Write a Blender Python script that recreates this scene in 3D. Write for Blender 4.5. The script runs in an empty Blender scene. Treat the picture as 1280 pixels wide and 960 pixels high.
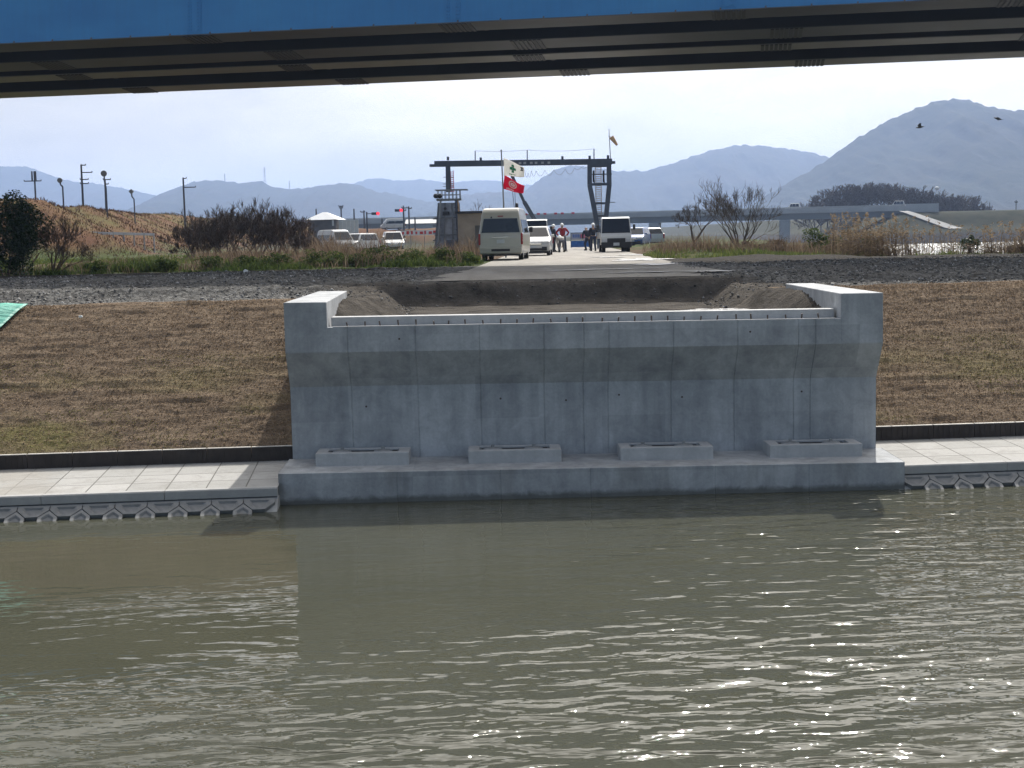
import bpy, math, random
import numpy as np
from mathutils import Vector, Matrix
random.seed(7)
RNG = np.random.default_rng(11)
scene = bpy.context.scene
COL = scene.collection
PI = math.pi
R = math.radians

# ------------------------------------------------------------------ camera
F = 1800.0
CZ = 4.43
ROLL = 0.022
PITCH = math.atan(184 / F)
CAMROT = Matrix.Rotation(PI / 2 - PITCH, 3, 'X') @ Matrix.Rotation(-ROLL, 3, 'Z')
cam_d = bpy.data.cameras.new('camera')
cam_d.sensor_width = 36
cam_d.lens = F / 1280 * 36
cam_d.clip_start = 0.2
cam_d.clip_end = 30000
cam = bpy.data.objects.new('camera', cam_d)
COL.objects.link(cam)
cam.matrix_world = Matrix.Translation((0, 0, CZ)) @ CAMROT.to_4x4()
scene.camera = cam


def U(px, py, z=None, D=None):
    """photograph pixel (1280 wide) -> world point on height z or at distance D"""
    d = CAMROT @ Vector(((px - 640) / F, -(py - 480) / F, -1))
    k = D / d.y if D is not None else (z - CZ) / d.z
    return Vector((0, 0, CZ)) + d * k


def hor(px):
    return 296 + (640 - px) * ROLL


# ------------------------------------------------------------------ noise (numpy value noise)
_perm = np.random.default_rng(3).permutation(4096)


def _h(i, j, s):
    return (_perm[(_perm[(i + s * 131) & 4095] + j) & 4095]) / 4095.0


def vn(x, y, s=0):
    xi = np.floor(x).astype(int); yi = np.floor(y).astype(int)
    fx = x - xi; fy = y - yi
    fx = fx * fx * (3 - 2 * fx); fy = fy * fy * (3 - 2 * fy)
    a = _h(xi, yi, s); b = _h(xi + 1, yi, s); c = _h(xi, yi + 1, s); d = _h(xi + 1, yi + 1, s)
    return (a * (1 - fx) + b * fx) * (1 - fy) + (c * (1 - fx) + d * fx) * fy - 0.5


def fbm(x, y, o=4, s=0):
    r = 0; a = 1.0
    for k in range(o):
        r = r + a * vn(x, y, s + k); x = x * 2.03; y = y * 2.03; a *= .5
    return r


def sstep(a, b, x):
    t = np.clip((x - a) / (b - a), 0, 1)
    return t * t * (3 - 2 * t)


# ------------------------------------------------------------------ mesh builder
class MB:
    def __init__(self):
        self.v = []; self.f = []; self.M = None

    def add(self, vs, fs):
        n = len(self.v)
        if self.M is not None:
            vs = [tuple(self.M @ Vector(p)) for p in vs]
        self.v += [tuple(p) for p in vs]
        self.f += [tuple(i + n for i in f) for f in fs]
        return self

    def box(self, c, s, rz=0, rot=None):
        hx, hy, hz = s[0] / 2, s[1] / 2, s[2] / 2
        vs = [Vector((x, y, z)) for x in (-hx, hx) for y in (-hy, hy) for z in (-hz, hz)]
        m = rot if rot is not None else Matrix.Rotation(rz, 3, 'Z')
        vs = [m @ p + Vector(c) for p in vs]
        return self.add(vs, [(0, 1, 3, 2), (4, 6, 7, 5), (0, 4, 5, 1), (2, 3, 7, 6), (0, 2, 6, 4), (1, 5, 7, 3)])

    def bb(self, x0, x1, y0, y1, z0, z1):
        return self.box(((x0 + x1) / 2, (y0 + y1) / 2, (z0 + z1) / 2), (x1 - x0, y1 - y0, z1 - z0))

    def tube(self, p0, p1, r0, r1=None, n=8, caps=True):
        p0 = Vector(p0); p1 = Vector(p1); r1 = r0 if r1 is None else r1
        d = (p1 - p0)
        if d.length < 1e-6: return self
        d.normalize()
        a = d.orthogonal().normalized(); b = d.cross(a)
        vs = []
        for p, r in ((p0, r0), (p1, r1)):
            for k in range(n):
                t = 2 * PI * k / n
                vs.append(p + (a * math.cos(t) + b * math.sin(t)) * r)
        fs = [(k, (k + 1) % n, n + (k + 1) % n, n + k) for k in range(n)]
        if caps: fs += [tuple(range(n - 1, -1, -1)), tuple(range(n, 2 * n))]
        return self.add(vs, fs)

    def beam(self, p0, p1, w, h=None):
        """square bar from p0 to p1"""
        h = w if h is None else h
        p0 = Vector(p0); p1 = Vector(p1); d = (p1 - p0).normalized()
        up = Vector((0, 0, 1)) if abs(d.z) < .95 else Vector((0, 1, 0))
        a = d.cross(up).normalized(); b = a.cross(d)
        vs = [p + a * sx * w / 2 + b * sz * h / 2 for p in (p0, p1) for sx in (-1, 1) for sz in (-1, 1)]
        return self.add(vs, [(0, 2, 3, 1), (4, 5, 7, 6), (0, 1, 5, 4), (2, 6, 7, 3), (0, 4, 6, 2), (1, 3, 7, 5)])

    def prism(self, poly, axis, a0, a1):
        """polygon in the plane normal to axis ('x': (y,z), 'y': (x,z), 'z': (x,y)) swept a0..a1"""
        mk = {'x': lambda p, a: (a, p[0], p[1]), 'y': lambda p, a: (p[0], a, p[1]), 'z': lambda p, a: (p[0], p[1], a)}[axis]
        n = len(poly)
        vs = [mk(p, a0) for p in poly] + [mk(p, a1) for p in poly]
        return self.add(vs, [(k, (k + 1) % n, n + (k + 1) % n, n + k) for k in range(n)] + [tuple(range(n - 1, -1, -1)), tuple(range(n, 2 * n))])

    def ball(self, c, r, n=10, m=7, z0=-1.0):
        """ellipsoid, cut below z0 (unit)"""
        r = (r, r, r) if not hasattr(r, '__len__') else r
        vs = []; t0 = math.asin(max(-1, min(1, z0)))
        for i in range(m + 1):
            t = t0 + (PI / 2 - t0) * i / m
            for k in range(n):
                a = 2 * PI * k / n
                vs.append((c[0] + r[0] * math.cos(t) * math.cos(a), c[1] + r[1] * math.cos(t) * math.sin(a), c[2] + r[2] * math.sin(t)))
        fs = [(i * n + k, i * n + (k + 1) % n, (i + 1) * n + (k + 1) % n, (i + 1) * n + k) for i in range(m) for k in range(n)]
        fs.append(tuple(range(n - 1, -1, -1)))
        return self.add(vs, fs)

    def quad(self, *p):
        return self.add(p, [tuple(range(len(p)))])


def link_mesh(name, me, mat, parent=None, smooth=False):
    o = bpy.data.objects.new(name, me)
    COL.objects.link(o)
    if mat: me.materials.append(mat)
    if parent: o.parent = parent
    if smooth:
        me.polygons.foreach_set('use_smooth', [True] * len(me.polygons))
    return o


def obj(name, mb, mat, parent=None, smooth=False, bevel=0, seg=2, origin=None):
    vs = mb.v
    if origin is not None:
        og = Vector(origin); vs = [tuple(Vector(p) - og) for p in vs]
    me = bpy.data.meshes.new(name)
    me.from_pydata(vs, [], mb.f)
    me.update()
    o = link_mesh(name, me, mat, parent, smooth)
    if origin is not None: o.location = origin
    if bevel:
        b = o.modifiers.new('bevel', 'BEVEL'); b.width = bevel; b.segments = seg; b.limit_method = 'ANGLE'; b.angle_limit = R(28)
    return o


def np_mesh(name, V, Fq, mat, parent=None, smooth=False, attrs=None):
    """V (n,3), Fq (m,3 or 4) fast builder; attrs: name -> (n,) float"""
    me = bpy.data.meshes.new(name)
    V = np.asarray(V, dtype=np.float32); Fq = np.asarray(Fq, dtype=np.int32)
    k = Fq.shape[1]
    me.vertices.add(len(V)); me.vertices.foreach_set('co', V.ravel())
    me.loops.add(Fq.size); me.loops.foreach_set('vertex_index', Fq.ravel())
    me.polygons.add(len(Fq))
    me.polygons.foreach_set('loop_start', np.arange(0, Fq.size, k, dtype=np.int32))
    me.polygons.foreach_set('loop_total', np.full(len(Fq), k, dtype=np.int32))
    if attrs:
        for an, arr in attrs.items():
            a = me.attributes.new(an, 'FLOAT', 'POINT')
            a.data.foreach_set('value', np.asarray(arr, dtype=np.float32))
    me.update(calc_edges=True)
    return link_mesh(name, me, mat, parent, smooth)


def grid_faces(nx, ny):
    i = np.arange(nx - 1)[None, :]; j = np.arange(ny - 1)[:, None]
    a = j * nx + i
    return np.stack([a, a + 1, a + 1 + nx, a + nx], -1).reshape(-1, 4)


def tag(o, label=None, cat=None, group=None, kind=None):
    if label: o['label'] = label
    if cat: o['category'] = cat
    if group: o['group'] = group
    if kind: o['kind'] = kind
    return o


def thing(name, loc, rz=0, label=None, cat=None, group=None):
    o = bpy.data.objects.new(name, None); COL.objects.link(o)
    o.empty_display_size = .3
    o.location = loc; o.rotation_euler = (0, 0, rz)
    return tag(o, label, cat, group)


def copy_tree(o, parent=None):
    c = o.copy(); COL.objects.link(c)
    if parent: c.parent = parent
    for ch in o.children: copy_tree(ch, c)
    return c


# ------------------------------------------------------------------ materials
class NT:
    def __init__(self, name):
        m = bpy.data.materials.new(name); m.use_nodes = True
        self.m = m; self.t = m.node_tree; self.N = self.t.nodes
        self.b = self.N['Principled BSDF']

    def n(self, typ, **kw):
        x = self.N.new(typ)
        for k, v in kw.items():
            if k.startswith('i_'):
                key = k[2:]
                key = int(key) if key.isdigit() else key.replace('_', ' ')
                x.inputs[key].default_value = v
            else: setattr(x, k, v)
        return x

    def l(self, a, b): self.t.links.new(a, b)

    def coord(self, scale=(1, 1, 1), kind='Object', rot=(0, 0, 0)):
        c = self.n('ShaderNodeTexCoord'); mp = self.n('ShaderNodeMapping')
        mp.inputs['Scale'].default_value = scale; mp.inputs['Rotation'].default_value = rot
        self.l(c.outputs[kind], mp.inputs['Vector']); return mp.outputs['Vector']

    def noise(self, vec, scale, detail=4, rough=.55, dist=0):
        x = self.n('ShaderNodeTexNoise'); x.inputs['Scale'].default_value = scale
        x.inputs['Detail'].default_value = detail; x.inputs['Roughness'].default_value = rough
        x.inputs['Distortion'].default_value = dist
        if vec is not None: self.l(vec, x.inputs['Vector'])
        return x.outputs['Fac']

    def ramp(self, fac, stops):
        r = self.n('ShaderNodeValToRGB'); e = r.color_ramp.elements
        while len(e) < len(stops): e.new(.5)
        for k, (p, c) in enumerate(stops):
            e[k].position = p; e[k].color = (c, c, c, 1) if not hasattr(c, '__len__') else (*c[:3], 1)
        self.l(fac, r.inputs['Fac']); return r.outputs['Color']

    def mix(self, fac, a, b, blend='MIX'):
        x = self.n('ShaderNodeMix', data_type='RGBA', blend_type=blend)
        for s, v in ((x.inputs[0], fac), (x.inputs[6], a), (x.inputs[7], b)):
            if hasattr(v, 'links'): self.l(v, s)
            elif hasattr(v, '__len__'): s.default_value = (*v[:3], 1)
            else: s.default_value = v
        return x.outputs[2]

    def math(self, op, a, b=0.0, c=None):
        x = self.n('ShaderNodeMath', operation=op)
        for s, v in zip(x.inputs, (a, b) if c is None else (a, b, c)):
            if hasattr(v, 'links'): self.l(v, s)
            else: s.default_value = v
        return x.outputs[0]

    def attr(self, name):
        a = self.n('ShaderNodeAttribute', attribute_name=name); return a.outputs['Fac']

    def bump(self, height, dist, strength=1.0, normal=None):
        b = self.n('ShaderNodeBump'); b.inputs['Distance'].default_value = dist; b.inputs['Strength'].default_value = strength
        self.l(height, b.inputs['Height'])
        if normal is not None: self.l(normal, b.inputs['Normal'])
        self.l(b.outputs['Normal'], self.b.inputs['Normal']); return b.outputs['Normal']

    def set(self, base=None, rough=None, metal=None, spec=None):
        for k, v in (('Base Color', base), ('Roughness', rough), ('Metallic', metal), ('Specular IOR Level', spec)):
            if v is None: continue
            if hasattr(v, 'links'): self.l(v, self.b.inputs[k])
            else: self.b.inputs[k].default_value = (*v[:3], 1) if hasattr(v, '__len__') else v
        return self.m


def simple(name, c, rough=.6, var=.18, scale=3.0, metal=0, spec=None, bump=0, bscale=30, coat=0):
    t = NT(name); v = t.coord()
    f = t.noise(v, scale, 5)
    lo = tuple(x * (1 - var) for x in c); hi = tuple(min(1, x * (1 + var)) for x in c)
    col = t.ramp(f, [(.3, lo), (.7, hi)])
    t.set(col, rough, metal, spec)
    if bump: t.bump(t.noise(v, bscale, 4), bump)
    if coat: t.b.inputs['Coat Weight'].default_value = coat; t.b.inputs['Coat Roughness'].default_value = .05
    return t.m


def m_concrete(name, a, b, scale=1.0, streak=.5, panels=0, tide=False):
    t = NT(name); v = t.coord()
    n1 = t.noise(v, .9 * scale, 6, .62)
    n2 = t.noise(t.coord((3.2, 3.2, .35)), 1.1 * scale, 5, .6)       # rain streaks run down
    n3 = t.noise(v, 22 * scale, 4, .6)
    n4 = t.noise(v, 3.1 * scale, 5, .7, .6)
    f = t.math('ADD', t.math('MULTIPLY', n1, 1 - streak), t.math('MULTIPLY', n2, streak))
    f = t.math('ADD', t.math('MULTIPLY', f, .7), t.math('MULTIPLY', n4, .3))
    if panels:
        sp = t.n('ShaderNodeSeparateXYZ'); t.l(v, sp.inputs[0])
        cx = t.math('FLOOR', t.math('DIVIDE', t.math('ADD', sp.outputs['X'], 20.03), panels)); cz = t.math('FLOOR', t.math('DIVIDE', t.math('ADD', sp.outputs['Z'], .35), .78))
        wn = t.n('ShaderNodeTexWhiteNoise', noise_dimensions='2D'); cb = t.n('ShaderNodeCombineXYZ'); t.l(cx, cb.inputs[0]); t.l(cz, cb.inputs[1]); t.l(cb.outputs[0], wn.inputs['Vector'])
        f = t.math('ADD', f, t.math('MULTIPLY', t.math('SUBTRACT', wn.outputs['Value'], .5), .085))
    col = t.ramp(f, [(.36, a), (.5, tuple((x + y) / 2 for x, y in zip(a, b))), (.62, b)])
    col = t.mix(t.math('MULTIPLY', n3, .45), col, tuple(x * .62 for x in a))
    pits = t.ramp(t.noise(v, 55, 2), [(.70, 0.0), (.74, 1.0)])
    col = t.mix(t.math('MULTIPLY', pits, .35), col, (.08, .085, .09))
    if tide:
        sp = t.n('ShaderNodeSeparateXYZ'); t.l(v, sp.inputs[0])
        h = t.math('ADD', sp.outputs['Z'], t.math('MULTIPLY', t.math('SUBTRACT', n4, .5), .16))
        col = t.mix(t.math('MULTIPLY', t.ramp(h, [(.05, 1.0), (.13, 0.0)]), .75), col, (.06, .062, .05))
        col = t.mix(t.math('MULTIPLY', t.ramp(t.noise(t.coord((1.2, 1.2, .3)), 1.5, 4), [(.52, 0.0), (.66, 1.0)]), .4), col, (.15, .15, .14))
    t.set(col, .85)
    t.bump(t.math('ADD', t.math('MULTIPLY', n3, .6), n1), .006)
    return t.m


M = {}
M['concrete'] = m_concrete('concrete', (.25, .265, .285), (.56, .58, .60), panels=1.13)
M['footing'] = m_concrete('footing concrete', (.24, .255, .275), (.53, .55, .57), panels=1.7, tide=True)
M['concrete_light'] = m_concrete('pale concrete', (.36, .37, .38), (.55, .555, .56))
M['far_concrete'] = simple('far bridge concrete', (.34, .36, .38), .85, .1, .3)
M['metal_dark'] = simple('dark painted steel', (.055, .07, .10), .45, .2, 2)
M['steel_grey'] = simple('grey steel', (.18, .19, .2), .5, .2, 2)
M['rusty'] = simple('rusty dowel steel', (.07, .05, .04), .7, .3, 20)
M['galv'] = simple('galvanised steel', (.32, .33, .34), .45, .15, 4, metal=.6)
M['blue_paint'] = None
M['white_paint'] = simple('white vehicle paint', (.62, .62, .61), .3, .04, 2, coat=.6)
M['van_paint'] = simple('pale beige van paint', (.45, .435, .385), .3, .05, 2, coat=.6)
M['silver_paint'] = simple('silver vehicle paint', (.42, .43, .44), .3, .05, 2, coat=.6)
M['blue_car'] = simple('blue vehicle paint', (.03, .10, .30), .3, .05, 2, coat=.6)
M['glass_dark'] = simple('dark window glass', (.012, .015, .02), .08, .1, 1, spec=.6)
M['rubber'] = simple('tyre rubber', (.018, .018, .018), .85, .2, 6)
M['black_plastic'] = simple('black plastic', (.02, .02, .022), .55, .2, 4)
M['red_lamp'] = simple('red lamp lens', (.28, .012, .015), .2, .1, 8)
M['clear_lamp'] = simple('clear headlamp lens', (.55, .56, .58), .15, .1, 8)
M['plate_white'] = simple('number plate', (.55, .58, .6), .5, .05, 8)
M['chrome'] = simple('chrome trim', (.6, .6, .6), .2, .05, 4, metal=.9)
M['skin'] = simple('skin', (.42, .25, .17), .6, .05, 6)
M['helmet_white'] = simple('white helmet shell', (.78, .78, .76), .35, .03, 4)
M['cloth_red'] = simple('red jacket cloth', (.32, .03, .04), .9, .2, 12)
M['cloth_dark'] = simple('dark jacket cloth', (.022, .026, .04), .9, .2, 12)
M['cloth_grey'] = simple('grey trousers cloth', (.16, .16, .18), .9, .2, 12)
M['cloth_pale'] = simple('pale work shirt cloth', (.45, .44, .42), .9, .2, 12)
M['cloth_navy'] = simple('navy trousers cloth', (.03, .04, .075), .9, .2, 12)
M['shoe'] = simple('boot leather', (.02, .018, .016), .7, .2, 12)
M['red_sign'] = simple('red banner', (.55, .03, .03), .7, .08, 3)
M['white_sign'] = simple('white board', (.72, .73, .74), .7, .06, 3)
M['pink_print'] = simple('pink print', (.62, .16, .25), .7, .1, 9)
M['blue_print'] = simple('blue print', (.06, .14, .42), .7, .1, 9)
M['blue_sheet'] = simple('blue sheet', (.03, .13, .40), .6, .25, 3, bump=.05, bscale=5)
M['green_print'] = simple('green print', (.02, .30, .14), .7, .08, 9)
M['roof_pale'] = simple('pale metal roof', (.66, .68, .70), .45, .06, 1)
M['wall_dark'] = simple('dark house wall', (.12, .11, .10), .8, .15, 1)
M['wall_pale'] = simple('pale wall', (.62, .61, .58), .8, .1, 1)
M['shed_brown'] = simple('brown shed wall', (.34, .27, .20), .8, .2, 1.2)
M['pole_grey'] = simple('weathered concrete pole', (.17, .17, .17), .8, .15, 2)
M['pole_dark'] = simple('dark pole', (.06, .065, .08), .7, .15, 2)
M['bird'] = simple('black feathers', (.012, .012, .014), .6, .2, 9)
M['bark'] = simple('bare bark', (.085, .068, .056), .9, .25, 6)
M['bark_red'] = simple('reddish bare twigs', (.13, .085, .062), .9, .25, 6)
M['bark_wood'] = simple('far bare woodland', (.075, .060, .052), .95, .3, .4)
M['orange_sock'] = simple('windsock cloth', (.62, .40, .24), .8, .25, 6)
M['litter'] = simple('white litter', (.75, .75, .74), .8, .1, 9)


def tint_mat(name, stops, rough=.8, trans=.0):
    """plants: every blade or leaf carries its own tint value"""
    t = NT(name); f = t.attr('tint')
    t.set(t.ramp(f, stops), rough, spec=.25 if rough < .6 else .08)
    if trans:
        tr = t.n('ShaderNodeBsdfTranslucent'); t.l(t.ramp(f, stops), tr.inputs['Color'])
        mx = t.n('ShaderNodeMixShader'); mx.inputs[0].default_value = trans
        out = t.N['Material Output']
        t.l(t.b.outputs[0], mx.inputs[1]); t.l(tr.outputs[0], mx.inputs[2]); t.l(mx.outputs[0], out.inputs['Surface'])
    return t.m


M['evergreen'] = tint_mat('evergreen leaves', [(0, (.014, .030, .012)), (.6, (.035, .062, .022)), (1, (.075, .105, .04))], .45, .2)
M['weed_green'] = tint_mat('green weeds', [(0, (.035, .055, .018)), (.5, (.075, .11, .03)), (1, (.17, .19, .06))], .75, .35)
M['weed_dry'] = tint_mat('dry weeds', [(0, (.075, .052, .038)), (.5, (.165, .122, .088)), (1, (.32, .255, .18))], .85, .35)
M['reed'] = tint_mat('dry reeds', [(0, (.075, .055, .042)), (.5, (.15, .112, .078)), (1, (.34, .265, .18))], .85, .35)
M['levee_grass'] = tint_mat('levee grass', [(0, (.10, .050, .030)), (.5, (.135, .074, .040)), (1, (.13, .115, .045))], .9, .08)

M['twig'] = tint_mat('fine bare twigs', [(0, (.045, .035, .03)), (.5, (.085, .066, .055)), (1, (.16, .125, .10))], .9)
M['stone'] = tint_mat('gravel stones', [(0, (.03, .03, .03)), (.6, (.12, .118, .115)), (1, (.42, .41, .40))], .9)
M['turf_blade'] = tint_mat('dormant grass blades', [(0, (.17, .122, .082)), (.5, (.28, .208, .144)), (.85, (.39, .30, .21)), (1, (.20, .185, .075))], .9, .2)

def cloth(name, c):
    t = NT(name); t.set(c, .85); tr = t.n('ShaderNodeBsdfTranslucent'); tr.inputs['Color'].default_value = (*c, 1)
    mx = t.n('ShaderNodeMixShader'); mx.inputs[0].default_value = .55
    t.l(t.b.outputs[0], mx.inputs[1]); t.l(tr.outputs[0], mx.inputs[2]); t.l(mx.outputs[0], t.N['Material Output'].inputs['Surface']); return t.m
# ------------------------------------------------------------------ frames of the place
BANK_A = R(4.3)
B0 = U(200, 649, z=0)
bu = Vector((math.cos(BANK_A), math.sin(BANK_A), 0)); bv = Vector((-math.sin(BANK_A), math.cos(BANK_A), 0))
AB_A = R(1.0)                       # yaw of the abutment
AB = Vector((1.29, 25.6, 0))        # middle of its front wall, at water level
HW = 5.24                           # half its width


def bank_uv(X, Y):
    dx = X - B0.x; dy = Y - B0.y
    return dx * bu.x + dy * bu.y, dx * bv.x + dy * bv.y


def ab_sd(X, Y):
    dx = X - AB.x; dy = Y - AB.y; c, s = math.cos(AB_A), math.sin(AB_A)
    return dx * c + dy * s, -dx * s + dy * c


ZR = 3.42                           # level of the yard and the road
LEVEE = [(-95, 40, 8.0), (-60, 95, 8.3), (-43, 122, 8.1), (-47, 190, 8.3), (-52, 300, 7.8), (-62, 500, 7.6), (-110, 1200, 7.6)]

LEVEE2 = [(-56, 310, 7.4), (-32, 246, 6.9), (-20, 251, 6.3), (-9, 262, 5.6), (6, 290, 3.0)]      # the levee road coming down towards the site


def levee_z(X, Y):
    best = np.full(X.shape, -99.0)
    for (x0, y0, z0), (x1, y1, z1) in list(zip(LEVEE, LEVEE[1:])) + list(zip(LEVEE2, LEVEE2[1:])):
        dx, dy = x1 - x0, y1 - y0; L2 = dx * dx + dy * dy
        t = np.clip(((X - x0) * dx + (Y - y0) * dy) / L2, 0, 1)
        d = np.hypot(X - x0 - t * dx, Y - y0 - t * dy)
        zc = z0 + (z1 - z0) * t
        best = np.maximum(best, zc - np.maximum(0, d - 3.0) * 0.5)
    return best


def road_x(Y):
    return 1.45 + (Y - 25) * .034


def ground_z(X, Y, lumps=True):
    X = np.asarray(X, float); Y = np.asarray(Y, float)
    u, v = bank_uv(X, Y); s, d = ab_sd(X, Y)
    z = np.interp(v, [-3, -1, 0, .3, 2.9, 3.2, 7.9, 8.35, 12, 17, 20], [-2.2, -1.5, -.6, -.3, 0.0, .35, 2.98, 3.14, 3.22, 3.38, ZR])
    rd = np.abs(X - road_x(Y))
    if lumps:
        w = sstep(8.2, 9.0, v) * (1 - sstep(46, 60, Y)) * sstep(2.6, 4.4, rd)
        z = z + w * (fbm(X * 1.3, Y * 1.3, 4, 5) * .09 + fbm(X * 5, Y * 5, 2, 9) * .05)
        z = z - .28 * sstep(11, 15, X) * sstep(52, 61, Y) * (1 - sstep(64, 70, Y))
        w2 = sstep(52, 64, Y) * (1 - sstep(10, 13, X) * (1 - sstep(80, 100, Y))) * (1 - sstep(500, 800, Y)) * sstep(3.6, 6.0, rd)
        z = z + w2 * fbm(X * .25, Y * .25, 4, 15) * .5
    # low spoil ridge on the right
    ridge = np.exp(-((Y - 57.5 - (X - 10) * .06) / 1.5) ** 2) * sstep(6.0, 9.5, X) * .10 * (1 - sstep(13, 16, X))
    z = z + ridge * (1 + (fbm(X * .6, Y * .6, 3, 31) if lumps else 0))
    # excavated ramp behind the abutment
    fl = np.interp(d, [0, 5.0, 10.6, 11.0, 11.45, 12.0, 13.5], [2.84, 2.80, 2.73, 2.80, 3.38, 3.44, 3.7])
    hw = np.interp(d, [0, 5, 6, 10, 13], [4.6, 3.6, 3.55, 3.75, 4.8])
    rk = (0.03 * np.sin((d * 1.5 + s * np.sign(s) * .4) * 14 + 3 * fbm(X, Y, 2, 77)) + fbm(X * 4, Y * 4, 3, 41) * .06) if lumps else 0
    side = np.maximum(0, np.abs(s) - hw)
    pit = fl + np.minimum(side * .8, .40) + rk * (side > 0) + (fbm(X * 1.6, Y * 1.6, 4, 51) * .035 * (d > 5) if lumps else 0)
    z = np.where(d > .2, np.where((np.abs(s) < 4.7) & (d < 5.1), pit, np.minimum(z, pit)), z)
    # levees
    L = levee_z(X, Y)
    z = np.where(Y > 55, np.maximum(z, L + (fbm(X * .12, Y * .12, 4, 61) * .9 if lumps else 0) * sstep(3.5, 5.5, L)), z)
    # the far river and its right bank
    edge = np.interp(Y, [57, 60, 62, 64, 90, 200, 400, 1600], [900, 60, 24, 16.5, 19.5, 32, 55, 120]) + (fbm(Y * .05, X * 0, 2, 71) * 2 if lumps else 0)
    inr = sstep(0, 5, X - edge)
    z = np.where(Y > 57, z * (1 - inr) + (-1.2) * inr, z)
    q = np.minimum(Y - 388, (X - 88) * .9)
    zb = np.interp(q, [-1, 0, 9, 11.5, 22, 30, 44], [-1.2, .1, 3.5, 3.75, 8.9, 9.0, 4.0])
    z = np.where((q > -1) & (Y > 200), np.maximum(z, zb), z)
    return z


# ------------------------------------------------------------------ ground sheet
def axis(parts):
    out = []
    for a, b, st in parts: out.append(np.arange(a, b, st))
    return np.concatenate(out)


gx = np.concatenate([-np.geomspace(9000, 90, 34), axis([(-88, -22, 1.2), (-22, -6, .3), (-6, 9.2, .12), (9.2, 26, .3), (26, 140, 2.0)]), np.geomspace(141, 9000, 34)])
gy = np.concatenate([axis([(-60, 20, 8), (20, 25, .8), (25, 40, .12), (40, 66, .3), (66, 130, 1.2), (130, 420, 3.0)]), np.geomspace(425, 11500, 44)])
GX, GY = np.meshgrid(gx, gy)
GZ = ground_z(GX, GY)
gu, gv = bank_uv(GX, GY); gs, gd = ab_sd(GX, GY)
rdx = np.abs(GX - road_x(GY))
weed_edge = np.where(GX < road_x(GY), np.interp(GX, [-30, -14, -2], [53, 52.0, 51.0]), np.interp(GX, [4, 8, 26], [56, 59.5, 59]))
nz = fbm(GX * .35, GY * .35, 3, 81)
a_gravel = 1 - sstep(-.8, .8, GY - weed_edge + nz * 2)
a_dirt = np.clip(((gd > -.5) & (np.abs(gs) < 6.2) & (gd < 12.6)) * (1 - sstep(11.8, 12.6, gd)) * (1 - sstep(5.0, 5.9, np.abs(gs) + nz)), 0, 1)
Lz = levee_z(GX, GY)
a_levee = sstep(3.6, 4.6, Lz + nz) * (GY > 55)
a_green = np.clip(sstep(-.05, .25, fbm(GX * .12, GY * .12, 3, 91) + .12) + sstep(3.5, 6, GX - road_x(GY)) * (GY < 80), 0, 1)
t = NT('ground'); v = t.coord(kind='Object')
n_f = t.noise(v, 1.7, 6, .65); n_s = t.noise(v, 11, 5, .75); n_l = t.noise(v, .25, 4)
vor = t.n('ShaderNodeTexVoronoi', i_Scale=9.0); t.l(v, vor.inputs['Vector'])
gravel = t.ramp(n_s, [(.30, (.025, .024, .024)), (.5, (.085, .083, .08)), (.68, (.26, .255, .245))])
gravel = t.mix(t.math('MULTIPLY', t.ramp(vor.outputs['Color'], [(.45, 0.0), (.9, 1.0)]), .5), gravel, (.33, .33, .32))
gravel = t.mix(t.ramp(n_l, [(.35, .45), (.6, 0.0)]), gravel, (.05, .047, .045))
dirt = t.ramp(n_f, [(.3, (.042, .038, .034)), (.7, (.125, .112, .098))])
dry = t.ramp(n_f, [(.3, (.07, .046, .032)), (.7, (.14, .10, .068))])
green = t.ramp(n_f, [(.3, (.035, .05, .016)), (.7, (.085, .105, .036))])
lev = t.ramp(t.noise(t.coord((1, 1, 1)), .12, 6, .65), [(.36, (.115, .058, .034)), (.5, (.125, .072, .038)), (.62, (.115, .098, .04))])
far = t.ramp(n_l, [(.35, (.026, .031, .018)), (.65, (.048, .048, .03))])
col = t.mix(t.attr('green'), dry, green)
col = t.mix(t.attr('far'), col, far)
col = t.mix(t.attr('levee'), col, lev)
col = t.mix(t.attr('gravel'), col, gravel)
col = t.mix(t.attr('dirt'), col, dirt)
col = t.mix(t.attr('rip'), col, (.026, .025, .025))
col = t.mix(t.attr('soil_shade'), col, t.ramp(n_s, [(.35, (.018, .016, .015)), (.7, (.075, .068, .06))]))
t.set(col, .95, spec=.06)
t.bump(t.math('MULTIPLY', t.math('ADD', n_s, n_f), t.math('SUBTRACT', 1.0, t.attr('far'))), .08)
q = np.minimum(GY - 388, (GX - 88) * .9)
a_rip = ((q > -1) & (q < 9) & (GY > 200)) * 1.0
a_soil_shade = sstep(45.5, 48.5, GY + nz * 2) * (1 - sstep(-.6, .6, GY - weed_edge - .6 + nz * 2)) * sstep(5.2, 6.5, GX) + sstep(47.6, 48.8, GY + nz) * (1 - sstep(-.3, .8, GY - weed_edge + nz)) * (GX < -3)  # dark soil bands, with the bridge shadow's darkness painted into them
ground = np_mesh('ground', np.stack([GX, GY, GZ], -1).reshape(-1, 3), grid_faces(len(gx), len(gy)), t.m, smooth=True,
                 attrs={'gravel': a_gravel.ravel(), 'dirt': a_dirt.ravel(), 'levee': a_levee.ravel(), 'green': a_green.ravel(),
                        'far': sstep(110, 220, GY).ravel(), 'rip': a_rip.ravel(), 'soil_shade': a_soil_shade.ravel()})
tag(ground, kind='structure')

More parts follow.
